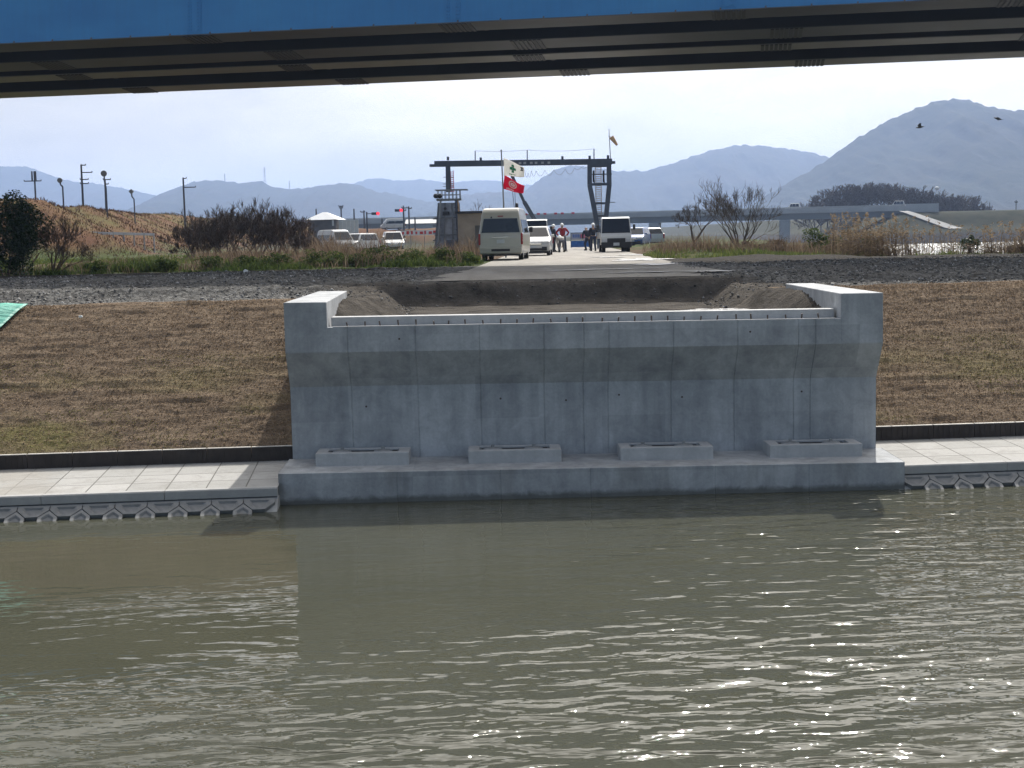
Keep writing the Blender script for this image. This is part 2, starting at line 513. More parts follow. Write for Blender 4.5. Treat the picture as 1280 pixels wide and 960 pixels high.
# ------------------------------------------------------------------ canal water
t = NT('canal water')
v = t.coord((1, 1, 1), 'Object')
ca = t.n('ShaderNodeSeparateXYZ'); t.l(v, ca.inputs[0])
w1 = t.noise(t.coord((1.15, 2.7, 1)), 1.1, 2, .35, .6)
w2 = t.noise(t.coord((1.7, 3.6, 1), rot=(0, 0, .14)), 1.8, 2, .45, .3)
w3 = t.noise(t.coord((.16, .35, 1)), 1.0, 2)                          # gusts
near = t.n('ShaderNodeMapRange', i_1=-6.6, i_2=-12.6, i_3=0.065, i_4=1.15); near.interpolation_type = 'SMOOTHSTEP'
shel = t.n('ShaderNodeMapRange', i_1=4.0, i_2=-6.0, i_3=0.0, i_4=2.6); t.l(ca.outputs['X'], shel.inputs[0])      # the left side lies in the lee
t.l(t.math('ADD', ca.outputs['Y'], shel.outputs[0]), near.inputs[0])
rgt = t.n('ShaderNodeMapRange', i_1=1.0, i_2=11.0, i_3=0.0, i_4=.75); t.l(ca.outputs['X'], rgt.inputs[0])
amp = t.math('ADD', near.outputs[0], t.math('MULTIPLY', rgt.outputs[0], t.math('MULTIPLY', near.outputs[0], .6)))
amp = t.math('ADD', amp, t.math('MULTIPLY', rgt.outputs[0], t.math('MULTIPLY', rgt.outputs[0], .95)))
amp = t.math('MULTIPLY', amp, t.ramp(w3, [(.32, .40), (.68, 1.3)]))
hgt = t.math('MULTIPLY', t.math('ADD', w1, t.math('MULTIPLY', w2, .30)), amp)
t.bump(hgt, .13)
t.set(t.ramp(t.noise(v, .3, 3), [(.3, (.056, .058, .042)), (.7, (.068, .069, .050))]), .035, spec=.36)
t.b.inputs['IOR'].default_value = 1.33
w = MB(); w.quad((-160, -60, 0), (160, -60, 0), (160, 1.2, 0), (-160, 1.2, 0))
wo = obj('water', w, t.m); wo.location = (B0.x, B0.y, 0); wo.rotation_euler.z = BANK_A
tag(wo, kind='structure')

t = NT('river water')
t.bump(t.noise(t.coord((1, 2.0, 1)), .8, 4), .35)
t.set((.10, .10, .085), .22); t.b.inputs['IOR'].default_value = 1.33
w = MB(); w.quad((14, 60, .2), (900, 60, .2), (900, 1700, .2), (14, 1700, .2))
tag(obj('river', w, t.m), kind='structure')

# ------------------------------------------------------------------ river bank: lawn, edging, paving, blocks
def bank_obj(name, mb, mat, **k):
    o = obj(name, mb, mat, **k); o.location = (B0.x, B0.y, 0); o.rotation_euler.z = BANK_A; return o


ul = bank_uv(AB.x - HW, AB.y)[0]; ur = bank_uv(AB.x + HW, AB.y)[0]
fl_ = bank_uv(AB.x - HW - .05, AB.y - 1.4)[0]; fr_ = bank_uv(AB.x + HW + .05, AB.y - 1.4)[0]


def sod(u, vv):
    qv = vv * 1.118 / .36
    row = np.floor(qv).astype(int); fr = qv - row
    off = _h(row, row * 0 + 7, 3)
    cell = np.floor(u / .85 + off * 3 + .25 * vn(u * 1.3, vv * 1.3, 8)).astype(int)
    hh = _h(cell, row, 5); tl = _h(cell, row, 6)
    piece = hh * .006 + (1 - fr) ** 2 * (.003 + .055 * tl ** 3.5)
    n = fbm(u * 1.5, vv * 5.0, 3, 21) * .018 + fbm(u * 3.0, vv * 11, 3, 23) * .024 + fbm(u * 7, vv * 20, 2, 25) * .03
    return piece + n


t = NT('dormant turf'); v = t.coord()
n1 = t.noise(t.coord((.8, 2.6, 2.6)), 1.6, 6, .65); n2 = t.noise(t.coord((3, 7, 7)), 4, 5, .7); n3 = t.noise(t.coord((.35, .8, .8)), .9, 4)
col = t.ramp(n1, [(.28, (.11, .08, .056)), (.5, (.19, .142, .10)), (.72, (.26, .20, .14))])
col = t.mix(t.math('MULTIPLY', t.ramp(n2, [(.3, 1.0), (.55, 0.0)]), .5), col, (.075, .05, .034))
sep = t.n('ShaderNodeSeparateXYZ'); t.l(v, sep.inputs[0])
low = t.n('ShaderNodeMapRange', i_1=6.4, i_2=3.4, i_3=0.0, i_4=1.0); t.l(sep.outputs['Y'], low.inputs[0])
grn = t.math('MULTIPLY', t.ramp(n3, [(.50, 0.0), (.66, 1.0)]), low.outputs[0])
col = t.mix(t.math('MULTIPLY', grn, .75), col, (.16, .15, .05))
t.set(col, .95, spec=.1); t.bump(t.math('ADD', n2, n1), .05)
M['turf'] = t.m
for a, b, wide in ((ul - 13, ul + .25, -60), (ur - .25, ur + 13, 60)):
    ua = np.arange(a, b, .055)
    far_ = np.geomspace(.4, 50, 30)
    ua = np.concatenate([(a - far_)[::-1], ua]) if wide < 0 else np.concatenate([ua, b + far_])
    va = np.concatenate([np.arange(2.96, 8.1, .045), [8.16, 8.25, 8.38, 8.5]])
    UU, VV = np.meshgrid(ua, va)
    ZZ = np.interp(VV, [2.96, 3.02, 7.0, 7.75, 8.1, 8.4, 8.6], [.60, .69, 2.68, 3.03, 3.155, 3.19, 3.10])
    fade = sstep(2.96, 3.2, VV) * (1 - sstep(8.15, 8.45, VV))
    ZZ = ZZ + sod(UU, VV) * fade + vn(UU * .5, VV * 0, 44) * .05 * sstep(7.4, 8.1, VV)
    o = np_mesh('lawn', np.stack([UU, VV, ZZ], -1).reshape(-1, 3), grid_faces(len(ua), len(va)), M['turf'])
    o.location = (B0.x, B0.y, 0); o.rotation_euler.z = BANK_A
    tag(o, kind='structure')

# dark ribbed edging between lawn and paving
M['edging'] = simple('dark edging boards', (.040, .031, .027), .75, .3, 5)
M['edging_cap'] = simple('edging top lip', (.42, .40, .37), .7, .2, 6)
for a, b, side in ((-42, ul + .1, 'left'), (ur - .1, 44, 'right')):
    mb = MB(); cp = MB(); k = a
    while k < b - .01:
        e = min(b, k + .80)
        mb.bb(k + .006, e - .006, 2.88, 2.95, .30, .715)
        q = k + .1
        while q < e - .05:
            mb.bb(q, q + .02, 2.868, 2.88, .32, .70); q += .1
        cp.bb(k + .01, e - .012, 2.874, 2.956, .716, .728)
        k = e
    o = bank_obj('edging_wall', mb, M['edging'])
    tag(o, f'dark brown board edging between turf slope and paving, on the {side} of the concrete abutment', 'edging wall', 'dark board edgings')
    obj('capping', cp, M['edging_cap'], o)

# paving
t = NT('paving slabs'); v = t.coord()
br = t.n('ShaderNodeTexBrick'); t.l(v, br.inputs['Vector'])
br.offset = 0.0; br.squash = 1
for k_, vv in (('Scale', 1.0), ('Mortar Size', .011), ('Brick Width', .66), ('Row Height', .64), ('Mortar Smooth', .2), ('Bias', 0.0)): br.inputs[k_].default_value = vv
br.inputs['Color1'].default_value = (.30, .30, .29, 1); br.inputs['Color2'].default_value = (.39, .385, .375, 1); br.inputs['Mortar'].default_value = (.09, .088, .08, 1)
sand = t.noise(v, .8, 6, .7); fine = t.noise(v, 24, 4, .7)
col = t.mix(t.math('MULTIPLY', t.ramp(fine, [(.35, 1.0), (.6, 0.0)]), .3), br.outputs['Color'], (.24, .235, .22))
sep = t.n('ShaderNodeSeparateXYZ'); t.l(v, sep.inputs[0])
lf = t.n('ShaderNodeMapRange', i_1=-1.2, i_2=-3.2, i_3=-.12, i_4=.22); t.l(sep.outputs['X'], lf.inputs[0])
sm = t.ramp(t.math('ADD', sand, lf.outputs[0]), [(.52, 0.0), (.66, 1.0)])
col = t.mix(t.math('MULTIPLY', sm, .8), col, (.29, .275, .25))
st_ = t.ramp(t.noise(v, 1.7, 6, .75, .8), [(.48, 0.0), (.64, 1.0)])
col = t.mix(t.math('MULTIPLY', st_, .5), col, (.20, .195, .18))
t.set(col, .9); t.bump(t.math('ADD', t.math('MULTIPLY', br.outputs['Fac'], -1.2), t.math('MULTIPLY', fine, .2)), .012)
M['paving'] = t.m
M['kerb'] = m_concrete('kerb concrete', (.30, .30, .30), (.42, .42, .41))
PF, PB, ZF, ZB = .52, 2.90, .36, .46          # front and back of the paving and their heights
for a, b in ((-42, fl_ + .02), (fr_ - .02, 44)):
    mb = MB(); mb.quad((a, PF + .17, ZF + .004), (b, PF + .17, ZF + .004), (b, PB, ZB), (a, PB, ZB))
    bo = ul + .1 if b < ur else b
    if b < ur: mb.quad((b, 1.9, ZF + .06), (bo + .3, 1.9, ZF + .06), (bo + .3, PB, ZB), (b, PB, ZB))
    else: mb.quad((ur - .3, 1.9, ZF + .06), (a, 1.9, ZF + .06), (a, PB, ZB), (ur - .3, PB, ZB))
    tag(bank_obj('pavement', mb, M['paving']), kind='structure')
    mb = MB(); k = a
    while k < b - .01:
        e = min(b, k + 2.0)
        mb.prism([(PF, ZF - .14), (PF + .17, ZF - .14), (PF + .17, ZF + .008), (PF + .02, ZF + .008), (PF, ZF - .012)], 'x', k + .004, e - .004); k = e
    tag(bank_obj('kerb', mb, M['kerb']), kind='structure')
    mb = MB(); mb.prism([(-.9, -.8), (.9, -.8), (.9, .18), (.62, .2), (.56, .2), (-.45, -.55)], 'x', a, b)
    tag(bank_obj('embankment', mb, M['kerb']), kind='structure')

# interlocking revetment blocks at the waterline
M['block'] = m_concrete('block concrete', (.17, .175, .18), (.30, .30, .295), 2)


def block_mesh(poly, depth=.09, inset=.66, sink=.032):
    mb = MB(); n = len(poly); cx = sum(p[0] for p in poly) / n; cy = sum(p[1] for p in poly) / n
    # local plane: x along the bank, y up the slope, z outwards
    o_ = [(p[0], p[1], 0.0) for p in poly]; r_ = [(cx + (p[0] - cx) * inset, cy + (p[1] - cy) * inset, 0.0) for p in poly]
    f_ = [(cx + (p[0] - cx) * inset * .72, cy + (p[1] - cy) * inset * .72, -sink) for p in poly]; bk = [(p[0], p[1], -depth) for p in poly]
    fs = []
    for k in range(n):
        j = (k + 1) % n
        fs += [(k, j, n + j, n + k), (n + k, n + j, 2 * n + j, 2 * n + k), (j, k, 3 * n + k, 3 * n + j)]
    fs.append(tuple(range(2 * n, 3 * n))); mb.add(o_ + r_ + f_ + bk, fs); return mb


W2 = .262
up_poly = [(-W2 + .008, .40), (-W2 + .008, .29), (-.10, .12), (.10, .12), (W2 - .008, .29), (W2 - .008, .40)]
lo_poly = [(0, .268), (-.155, .105), (-.155, -.12), (.155, -.12), (.155, .105)]
sl = math.atan2(.36, .62)
me_up = me_lo = None
for a, b in ((fl_ - .275 - 2 * W2 * 34, fl_ - .27), (fr_ + .3, fr_ + .3 + 2 * W2 * 34)):
    k = a
    while k < b:
        for row, poly in ((0, up_poly), (1, lo_poly)):
            uu = k + (W2 if row else 0)
            if fl_ - .17 < uu < fr_: continue
            src = me_lo if row else me_up
            if src is None:
                o = obj('revetment_block', block_mesh(poly), M['block']); src = o
                tag(o, 'grey revetment block with a sunken face, below the paving kerb at the waterline' if not row else 'low grey revetment block with pointed top, half under water',
                    'revetment block', 'upper revetment blocks along the waterline' if not row else 'lower revetment blocks in the water')
                if row: me_lo = o
                else: me_up = o
            else: o = src.copy(); COL.objects.link(o)
            p = B0 + bu * uu + bv * .145 + Vector((0, 0, .0))
            o.location = p; o.rotation_euler = (sl, 0, BANK_A)
        k += 2 * W2

# ------------------------------------------------------------------ bridge abutment
ab = thing('bridge_abutment', AB, AB_A, 'new grey concrete bridge abutment with two raised wing walls standing at the water edge', 'abutment')
SH = -.006


def sheared(mb):
    mb.v = [(x, y, z + SH * x) for x, y, z in mb.v]; return mb


def extr_x(prof, xs):
    """profile [(y,z)] swept through stations xs [(x, dy)]; dy pushes the front in for form joints"""
    mb = MB(); n = len(prof); vs = []
    for x, dy in xs:
        vs += [(x, y + (dy if fr else 0), z) for (y, z, fr) in prof]
    fs = []
    for i in range(len(xs) - 1):
        for k in range(n):
            j = (k + 1) % n; fs.append((i * n + k, (i + 1) * n + k, (i + 1) * n + j, i * n + j))
    fs += [tuple(range(n - 1, -1, -1)), tuple(range((len(xs) - 1) * n, len(xs) * n))]
    return mb.add(vs, fs)


def joints(xs0, xs1, js, w=.012, d=.014):
    st = [(xs0, 0)]
    for j in js: st += [(j - w, 0), (j - w * .4, d), (j + w * .4, d), (j + w, 0)]
    return st + [(xs1, 0)]


prof = [(0, -.4, 1), (0, .4, 1), (0, 1.82, 1), (-.44, 2.46, 1), (-.44, 2.90, 1), (-.12, 2.90, 0), (-.12, 2.5, 0), (.4, 2.5, 0), (.4, -.4, 0)]
obj('front_wall', sheared(extr_x(prof, joints(-HW, HW, [-4.15, -2.97, -1.85, -.72, -.02, .42, 1.55, 2.68, 3.75, 4.05]))), M['concrete'], ab, bevel=.012)
# back wall behind the bearing ledge
mb = MB(); mb.bb(-4.46, 4.46, -.12, .2, 2.5, 3.06)
obj('back_wall', sheared(mb), M['concrete_light'], ab, bevel=.01)
for hx_, hz_ in ((-3.25, 2.68), (-1.5, 1.55), (-.33, 1.5), (.62, 1.58), (1.75, 1.52), (3.9, 1.58), (-3.9, 1.45), (2.9, 2.7)):
    y_ = .0 if hz_ < 1.8 else -.44
    mb = MB(); mb.tube((hx_, y_ - .004, hz_), (hx_, y_ + .01, hz_), .018, n=10); obj('tie_hole', sheared(mb), M['rusty'], ab)
# ledge dowels
for k in range(29):
    x = -4.15 + k * 8.3 / 28 + random.uniform(-.03, .03)
    mb = MB(); h = random.uniform(.06, .10)
    mb.tube((x, -.26 + random.uniform(-.02, .02), 2.89), (x + random.uniform(-.02, .02), -.26, 2.91 + h), .014, n=6); obj('rebar_dowel', sheared(mb), M['rusty'], ab)
mb = MB(); mb.bb(-4.40, 4.40, -.432, -.37, 2.901, 2.914)
obj('mortar_lip', sheared(mb), M['concrete_light'], ab)
# wing walls: taper to the back
for sgn in (-1, 1):
    mb = MB()
    wf, wb = .745, .60; D1 = 4.9
    xo = HW + .003
    zt = 3.345
    V = [(sgn * xo, -.444, 2.462), (sgn * (xo - wf), -.444, 2.462), (sgn * (xo - wf), .41, 2.462), (sgn * xo, .41, 2.462),
         (sgn * xo, -.444, zt), (sgn * (xo - wf), -.444, zt), (sgn * (xo - wb), D1, zt), (sgn * xo, D1, zt),
         (sgn * (xo - wf), .41, .3), (sgn * xo, .41, .3), (sgn * (xo - wb), D1, .3), (sgn * xo, D1, .3)]
    Fc = [(0, 1, 2, 3), (4, 7, 6, 5), (0, 4, 5, 1), (1, 5, 6, 10, 8, 2), (0, 3, 9, 11, 7, 4), (2, 8, 9, 3), (6, 7, 11, 10), (8, 10, 11, 9)]
    if sgn > 0: Fc = [f[::-1] for f in Fc]
    mb.add(V, Fc)
    obj('wing_wall', sheared(mb), M['concrete'], ab, bevel=.015)
# footing with joint in the middle
prof = [(-1.45, -1.2, 1), (-1.45, .50, 1), (-.002, .53, 0), (-.002, -1.2, 0)]
ft = obj('footing', sheared(extr_x(prof, joints(-HW - .06, HW + .10, [-3.3, -1.55, -.02, .0, 1.9, 3.6][:3] + [2.1, 3.7], d=.01))), M['footing'], ab, bevel=.015)
# bearing pedestals
for k, cx in enumerate((-3.93, -1.28, 1.37, 3.98)):
    mb = MB(); hw, y0, y1, z0, z1 = .81, -.80, -.16, .47, .735
    O = [(cx - hw, y0), (cx + hw, y0), (cx + hw, y1), (cx - hw, y1)]; I = [(cx - hw * .76, y0 + .15), (cx + hw * .76, y0 + .15), (cx + hw * .76, y1 - .12), (cx - hw * .76, y1 - .12)]
    V = [(x, y, z0) for x, y in O] + [(x, y, z1) for x, y in O] + [(x, y, z1) for x, y in I] + [(x, y, z1 - .09) for x, y in I]
    Fc = []
    for a in range(4):
        b = (a + 1) % 4
        Fc += [(a, b, 4 + b, 4 + a), (4 + a, 4 + b, 8 + b, 8 + a), (8 + a, 8 + b, 12 + b, 12 + a)]
    Fc += [(12, 13, 14, 15), (3, 2, 1, 0)]
    mb.add(V, Fc)
    pe = obj('bearing_pedestal', sheared(mb), M['concrete_light'], ab, bevel=.012)
    mb = MB(); mb.bb(cx - .58, cx + .58, -.60, -.29, z1 - .088, z1 - .03); obj('grout_pocket', sheared(mb), M['black_plastic'], pe)
    for sx in (-.38, .34):
        mb = MB(); mb.ball((cx + sx, -.44, z1 - .03), (.17, .10, .045), 10, 4, 0); mb.tube((cx + sx, -.44, z1 - .03), (cx + sx, -.44, z1 + .05), .03, n=8)
        obj('anchor_cap', sheared(mb), M['galv'], pe, smooth=False)

# ------------------------------------------------------------------ girder bridge overhead
PHI = math.atan(-.165)
BR = thing('girder_bridge', (0, 47.9, CZ + 7.0), PHI, 'long blue steel girder bridge passing overhead across the top of the view', 'bridge')
BR.rotation_euler.x = -math.atan(.08)
t = NT('blue girder paint'); v = t.coord((.4, 1, 1)); f = t.noise(v, .8, 5)
col = t.ramp(f, [(.3, (.045, .25, .58)), (.7, (.06, .31, .66))])
t.set(t.mix(t.math('MULTIPLY', t.noise(t.coord((3, 1, .25)), 2, 5, .7), .30), col, (.05, .1, .18)), .42)
M['blue_paint'] = t.m
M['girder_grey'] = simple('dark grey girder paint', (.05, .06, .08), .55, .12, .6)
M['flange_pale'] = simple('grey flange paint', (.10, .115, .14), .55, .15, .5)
HLB = 90
M['flange_bounce'] = simple('flange paint with bounce light', (.24, .25, .26), .5, .15, .5)  # paler copy for the far girders, ground bounce light put into the colour
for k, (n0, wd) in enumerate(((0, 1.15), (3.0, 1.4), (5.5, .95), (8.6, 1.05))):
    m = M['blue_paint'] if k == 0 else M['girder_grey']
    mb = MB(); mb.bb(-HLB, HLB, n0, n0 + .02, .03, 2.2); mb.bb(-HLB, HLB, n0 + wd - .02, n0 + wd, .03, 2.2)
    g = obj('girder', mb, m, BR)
    mb = MB(); mb.bb(-HLB, HLB, n0 - .06, n0 + wd + .06, 0, .03)
    q = -HLB + .4
    while q < HLB:
        if k == 0: mb.prism([(n0 - .055, .03), (n0 - .002, .03), (n0 - .002, .10)], 'x', q, q + .05)
        q += 1.42
    obj('bottom_flange', mb, M['flange_pale'] if k < 2 else M['flange_bounce'], g)
    j = -10.6 - 8.9 * 8
    while j < HLB:
        jj = j + (0, 1.9, 1.6, 2.9)[k]
        mb = MB()
        if k == 0:
            mb.bb(jj - .26, jj + .26, n0 - .016, n0 - .003, .12, 2.1)
            for zz in np.arange(.18, 2.08, .115):
                for xx in (-.20, -.12, .12, .20): mb.box((jj + xx, n0 - .028, zz), (.036, .024, .036))
            obj('splice_plate', mb, M['blue_paint'], g)
            mb = MB()
        for q in range(7): mb.bb(jj - .5 + q * .16, jj - .5 + q * .16 + .11, n0 - .04, n0 + wd + .04, -.03, -.002)
        obj('flange_splice', mb, M['girder_grey'], g)
        if k < 3:
            n1 = (3.0, 5.5, 8.6)[k]
            mb = MB(); mb.beam((jj, n0 + wd, .5), (jj + .6, n1, .5), .16, .22); mb.beam((jj, n0 + wd, 1.9), (jj + .6, n1, 1.9), .16, .22); mb.beam((jj, n0 + wd, .5), (jj + .6, n1, 1.9), .1, .1)
            obj('cross_frame', mb, M['girder_grey'], g)
        j += 8.9
mb = MB(); mb.bb(-HLB, HLB, -.25, 9.75, 2.2, 2.4)
obj('deck', mb, M['far_concrete'], BR)
for n0 in (-.25, 9.45):
    mb = MB(); mb.bb(-HLB, HLB, n0, n0 + .3, 2.4, 2.6); obj('parapet', mb, M['far_concrete'], BR)

# ------------------------------------------------------------------ far road bridge over the river
p0 = U(430, 279, D=452); p1 = U(1131, 270, D=418)
d_ = p1 - p0; FA = math.atan2(d_.y, d_.x); FL = math.hypot(d_.x, d_.y)
fb = thing('road_bridge', (p0.x, p0.y, 0), FA, 'long low concrete road bridge crossing the river far behind the gantry', 'bridge')
zt = 10.35
mb = MB(); mb.prism([(-4.5, zt - 1.0), (4.5, zt - 1.0), (4.5, zt + .35), (4.2, zt + .35), (4.2, zt), (-4.2, zt), (-4.2, zt + .35), (-4.5, zt + .35)], 'x', 0, FL); obj('deck', mb, M['far_concrete'], fb)
mb = MB(); mb.prism([(-2.8, zt - 2.7), (2.8, zt - 2.7), (3.2, zt - 1.002), (-3.2, zt - 1.002)], 'x', 0, FL); obj('girder', mb, simple('far girder paint', (.20, .23, .27), .6, .08, .2), fb)
for side in (-4.35, 4.35):
    mb = MB()
    for q in np.arange(0, FL, 2.4): mb.bb(q, q + .14, side - .07, side + .07, zt + .352, zt + .75)
    for zz in (.38, .56, .75): mb.bb(0, FL, side - .05, side + .05, zt + zz - .06, zt + zz + .05)
    obj('railing', mb, M['galv'], fb)
for q in (U(818, 280, D=434).x, U(600, 280, D=440).x, U(980, 280, D=426).x):
    xx = (q - p0.x) / math.cos(FA)
    mb = MB(); mb.bb(xx - 1.6, xx + 1.6, -3, 3, -2, zt - 2.705); obj('pier', mb, M['far_concrete'], fb, bevel=.3)
# its end block on the right bank
mb = MB(); mb.bb(FL, FL + 9, -5, 5, 2, zt + .9); mb.prism([(FL - 9, 3.5), (FL - .01, 3.5), (FL - .01, zt - 2.72)], 'y', -4, 4); obj('end_block', mb, M['far_concrete'], fb)
mb = MB(); mb.bb(-8, -.01, -5, 5, 2, zt + .34); obj('end_block', mb, M['far_concrete'], fb)
q = 0
for px in (661, 676, 684, 697, 705, 718):
    a = U(px, 269, D=444); xx = (a.x - p0.x) / math.cos(FA); q += 1
    mb = MB(); mb.bb(xx - .45, xx + .45, -4.62, -4.55, zt + .45, zt + 1.0)
    o = obj('warning_banner', mb, M['red_sign'], origin=None); o.location = (p0.x, p0.y, 0); o.rotation_euler.z = FA
    nm = ('leftmost', 'second from left', 'third from left', 'fourth from left', 'fifth from left', 'rightmost')[q - 1]
    tag(o, f'small red banner on the far bridge railing, {nm} of the row of six', 'banner', 'red banners on the far bridge railing')

# ramp road on the far bank
ramp = [U(1122, 263, D=417), U(1150, 263, D=417)]
mb = MB(); ys = np.linspace(0, 1, 12); L_ = []; R_ = []
for k in ys:
    X = 109.5 + 12 * k; Y = 411.5 - 12.5 * k
    z0 = float(ground_z(np.array([X]), np.array([Y]), False)[0]) + .35; z1 = float(ground_z(np.array([X + 2.4 + 1.5 * k]), np.array([Y]), False)[0]) + .35
    L_.append((X, Y, max(z0, z1))); R_.append((X + 2.4 + 1.5 * k, Y, max(z0, z1)))
for k in range(11): mb.quad(L_[k], R_[k], R_[k + 1], L_[k + 1])
obj_r = obj('road', mb, M['kerb']); tag(obj_r, kind='structure')

# ------------------------------------------------------------------ site road and puddles
ys = np.concatenate([np.arange(38.0, 70, .5), np.arange(70, 260, 4)])
V = []; xs = np.linspace(-3.4, 3.4, 9)
for y in ys:
    for x in xs:
        X = road_x(y) + x * (1 + .25 * max(0, (45 - y)) / 7)
        V.append((X, y, float(ground_z(np.array([X]), np.array([y]), False)[0]) + .012))
t = NT('site road'); v = t.coord(); n1 = t.noise(t.coord((1.2, .25, 1)), .9, 6, .65); n2 = t.noise(v, 12, 5, .7)
col = t.ramp(n1, [(.3, (.19, .175, .155)), (.7, (.33, .315, .285))]); col = t.mix(t.math('MULTIPLY', n2, .5), col, (.12, .11, .10))
t.set(col, .88); t.bump(t.math('ADD', n2, n1), .03)
tag(np_mesh('road', V, grid_faces(9, len(ys)), t.m, smooth=True), kind='structure')
t = NT('puddle water'); t.set((.09, .085, .075), .28); t.b.inputs['IOR'].default_value = 1.33; t.bump(t.noise(t.coord(), 5, 3), .09)
M['puddle'] = t.m


def puddle(px, py, rx, ry, zz=None, up=.03, seed=0):
    c = U(px, py, z=ZR if zz is None else zz); c.z = float(ground_z(np.array([c.x]), np.array([c.y]), False)[0]) + up
    n = 40; vs = [(c.x, c.y, c.z)]
    for k in range(n):
        a = 2 * PI * k / n; r = 1 + .5 * math.sin(2 * a + seed) * .5 + .3 * math.sin(5 * a + seed * 2) + .15 * math.sin(9 * a + seed)
        vs.append((c.x + rx * r * math.cos(a), c.y + ry * r * math.sin(a), c.z))
    mb = MB(); mb.add(vs, [(0, 1 + k, 1 + (k + 1) % n) for k in range(n)]); tag(obj('puddle', mb, M['puddle']), kind='structure')


puddle(800, 325, .85, 3.0, seed=1); puddle(760, 322, .6, 1.3, seed=3); puddle(822, 331, .8, .9, seed=5); puddle(790, 319, .5, 1.6, seed=2)
puddle(890, 337, .7, .35, up=.06, seed=4); puddle(862, 386, .95, .5, zz=2.8, up=.03, seed=3); puddle(895, 389, .5, .35, zz=2.8, up=.035, seed=8); puddle(745, 337, 1.6, .3, seed=6); puddle(812, 338, .9, .25, seed=7)


# ------------------------------------------------------------------ hills
t = NT('forested hill'); v = t.coord()
n1 = t.noise(v, .02, 5, .7); n2 = t.noise(v, .003, 4)
col = t.ramp(n1, [(.3, (.010, .016, .008)), (.55, (.022, .028, .014)), (.8, (.045, .043, .024))])
col = t.mix(t.ramp(n2, [(.45, 0.0), (.7, .6)]), col, (.038, .032, .022))
t.set(col, .95, spec=.05); t.bump(n1, 5)
M['forest'] = t.m


def hill(D, pts, depth, seed, rough=1.0, nx=220, nt=40):
    px = np.array([p[0] for p in pts], float); py = np.array([p[1] for p in pts], float)
    P_ = [U(a, b, D=D) for a, b in pts]
    wx = np.array([p.x for p in P_]); wz = np.array([p.z for p in P_])
    xs = np.linspace(wx[0], wx[-1], nx)
    zr = np.interp(xs, wx, wz)
    kk = max(1, nx // 160); ker = np.ones(2 * kk + 1) / (2 * kk + 1)
    zr = np.convolve(np.pad(zr, kk, mode='edge'), ker, 'valid')
    tt = np.concatenate([np.linspace(-1, -.04, nt), np.linspace(0, 1, 12)])
    X, T = np.meshgrid(xs, tt); Z0 = np.broadcast_to(zr, X.shape)
    sc = D / 2500
    spur = fbm(X / (150 * sc), T * 3.0, 3, seed) * .9
    at = np.abs(T)
    prof = np.clip(1 - at ** (1.15 + .5 * spur), 0, 1)
    gully = 1 - .35 * np.clip(fbm(X / (70 * sc), T * 1.5, 3, seed + 9) + .15, 0, 1) * np.sin(np.clip(at, 0, 1) * PI)
    Z = 2 + (Z0 - 2) * prof * gully
    Z = Z + fbm(X / (9 * sc ** .7), T * depth / (9 * sc ** .7), 2, seed + 20) * 4.5 * rough * sc ** .6
    Y = D + T * depth
    o = np_mesh('hills', np.stack([X, Y, Z], -1).reshape(-1, 3), grid_faces(nx, len(tt)), M['forest'], smooth=True)
    tag(o, kind='structure'); return o


hill(2600, [(900, 292), (925, 275), (945, 255), (968, 238), (1000, 221), (1034, 200), (1060, 180), (1100, 156), (1130, 141), (1150, 133), (1172, 126), (1190, 124), (1215, 126), (1240, 134), (1280, 139), (1330, 143), (1400, 165), (1500, 190), (1650, 230), (1800, 285)], 900, 100, nx=420)
hill(4200, [(560, 300), (620, 268), (655, 240), (675, 224), (700, 209), (720, 206), (745, 210), (765, 213), (790, 214), (812, 213), (832, 207), (860, 197), (890, 188), (925, 181), (950, 182), (975, 185), (1000, 188), (1034, 196), (1060, 206), (1100, 226), (1150, 250), (1250, 285)], 1200, 130, .8, nx=360)
hill(4000, [(60, 318), (110, 285), (150, 268), (172, 262), (192, 252), (215, 238), (235, 229), (255, 225), (275, 226), (300, 229), (325, 226), (342, 233), (365, 237), (390, 234), (412, 230), (430, 229), (448, 231), (470, 239), (500, 244), (525, 251), (545, 252), (565, 246), (600, 241), (640, 239), (690, 243), (750, 262), (830, 292)], 1100, 160, .8, nx=420)
hill(5600, [(-200, 215), (-100, 206), (-20, 209), (10, 208), (32, 208), (48, 213), (70, 222), (92, 227), (118, 229), (138, 233), (158, 236), (180, 241), (200, 246), (240, 262), (330, 300)], 1500, 190, .6, nx=300)
hill(6000, [(360, 290), (420, 240), (447, 228), (462, 223), (480, 223), (500, 226), (525, 224), (560, 228), (590, 226), (620, 226), (660, 231), (700, 238), (760, 260), (840, 290)], 1500, 220, .6, nx=240)

# ------------------------------------------------------------------ haze, sky, sun
hz = MB(); hz.bb(-9800, 9800, -80, 12200, -3.4, 345)
t = NT('valley haze'); t.N.remove(t.b)
vol = t.n('ShaderNodeVolumePrincipled'); vol.inputs['Color'].default_value = (.40, .54, .86, 1); vol.inputs['Density'].default_value = 1.8e-4; vol.inputs['Anisotropy'].default_value = .35
t.l(vol.outputs[0], t.N['Material Output'].inputs['Volume'])
hzo = obj('haze', hz, t.m); tag(hzo, kind='stuff')

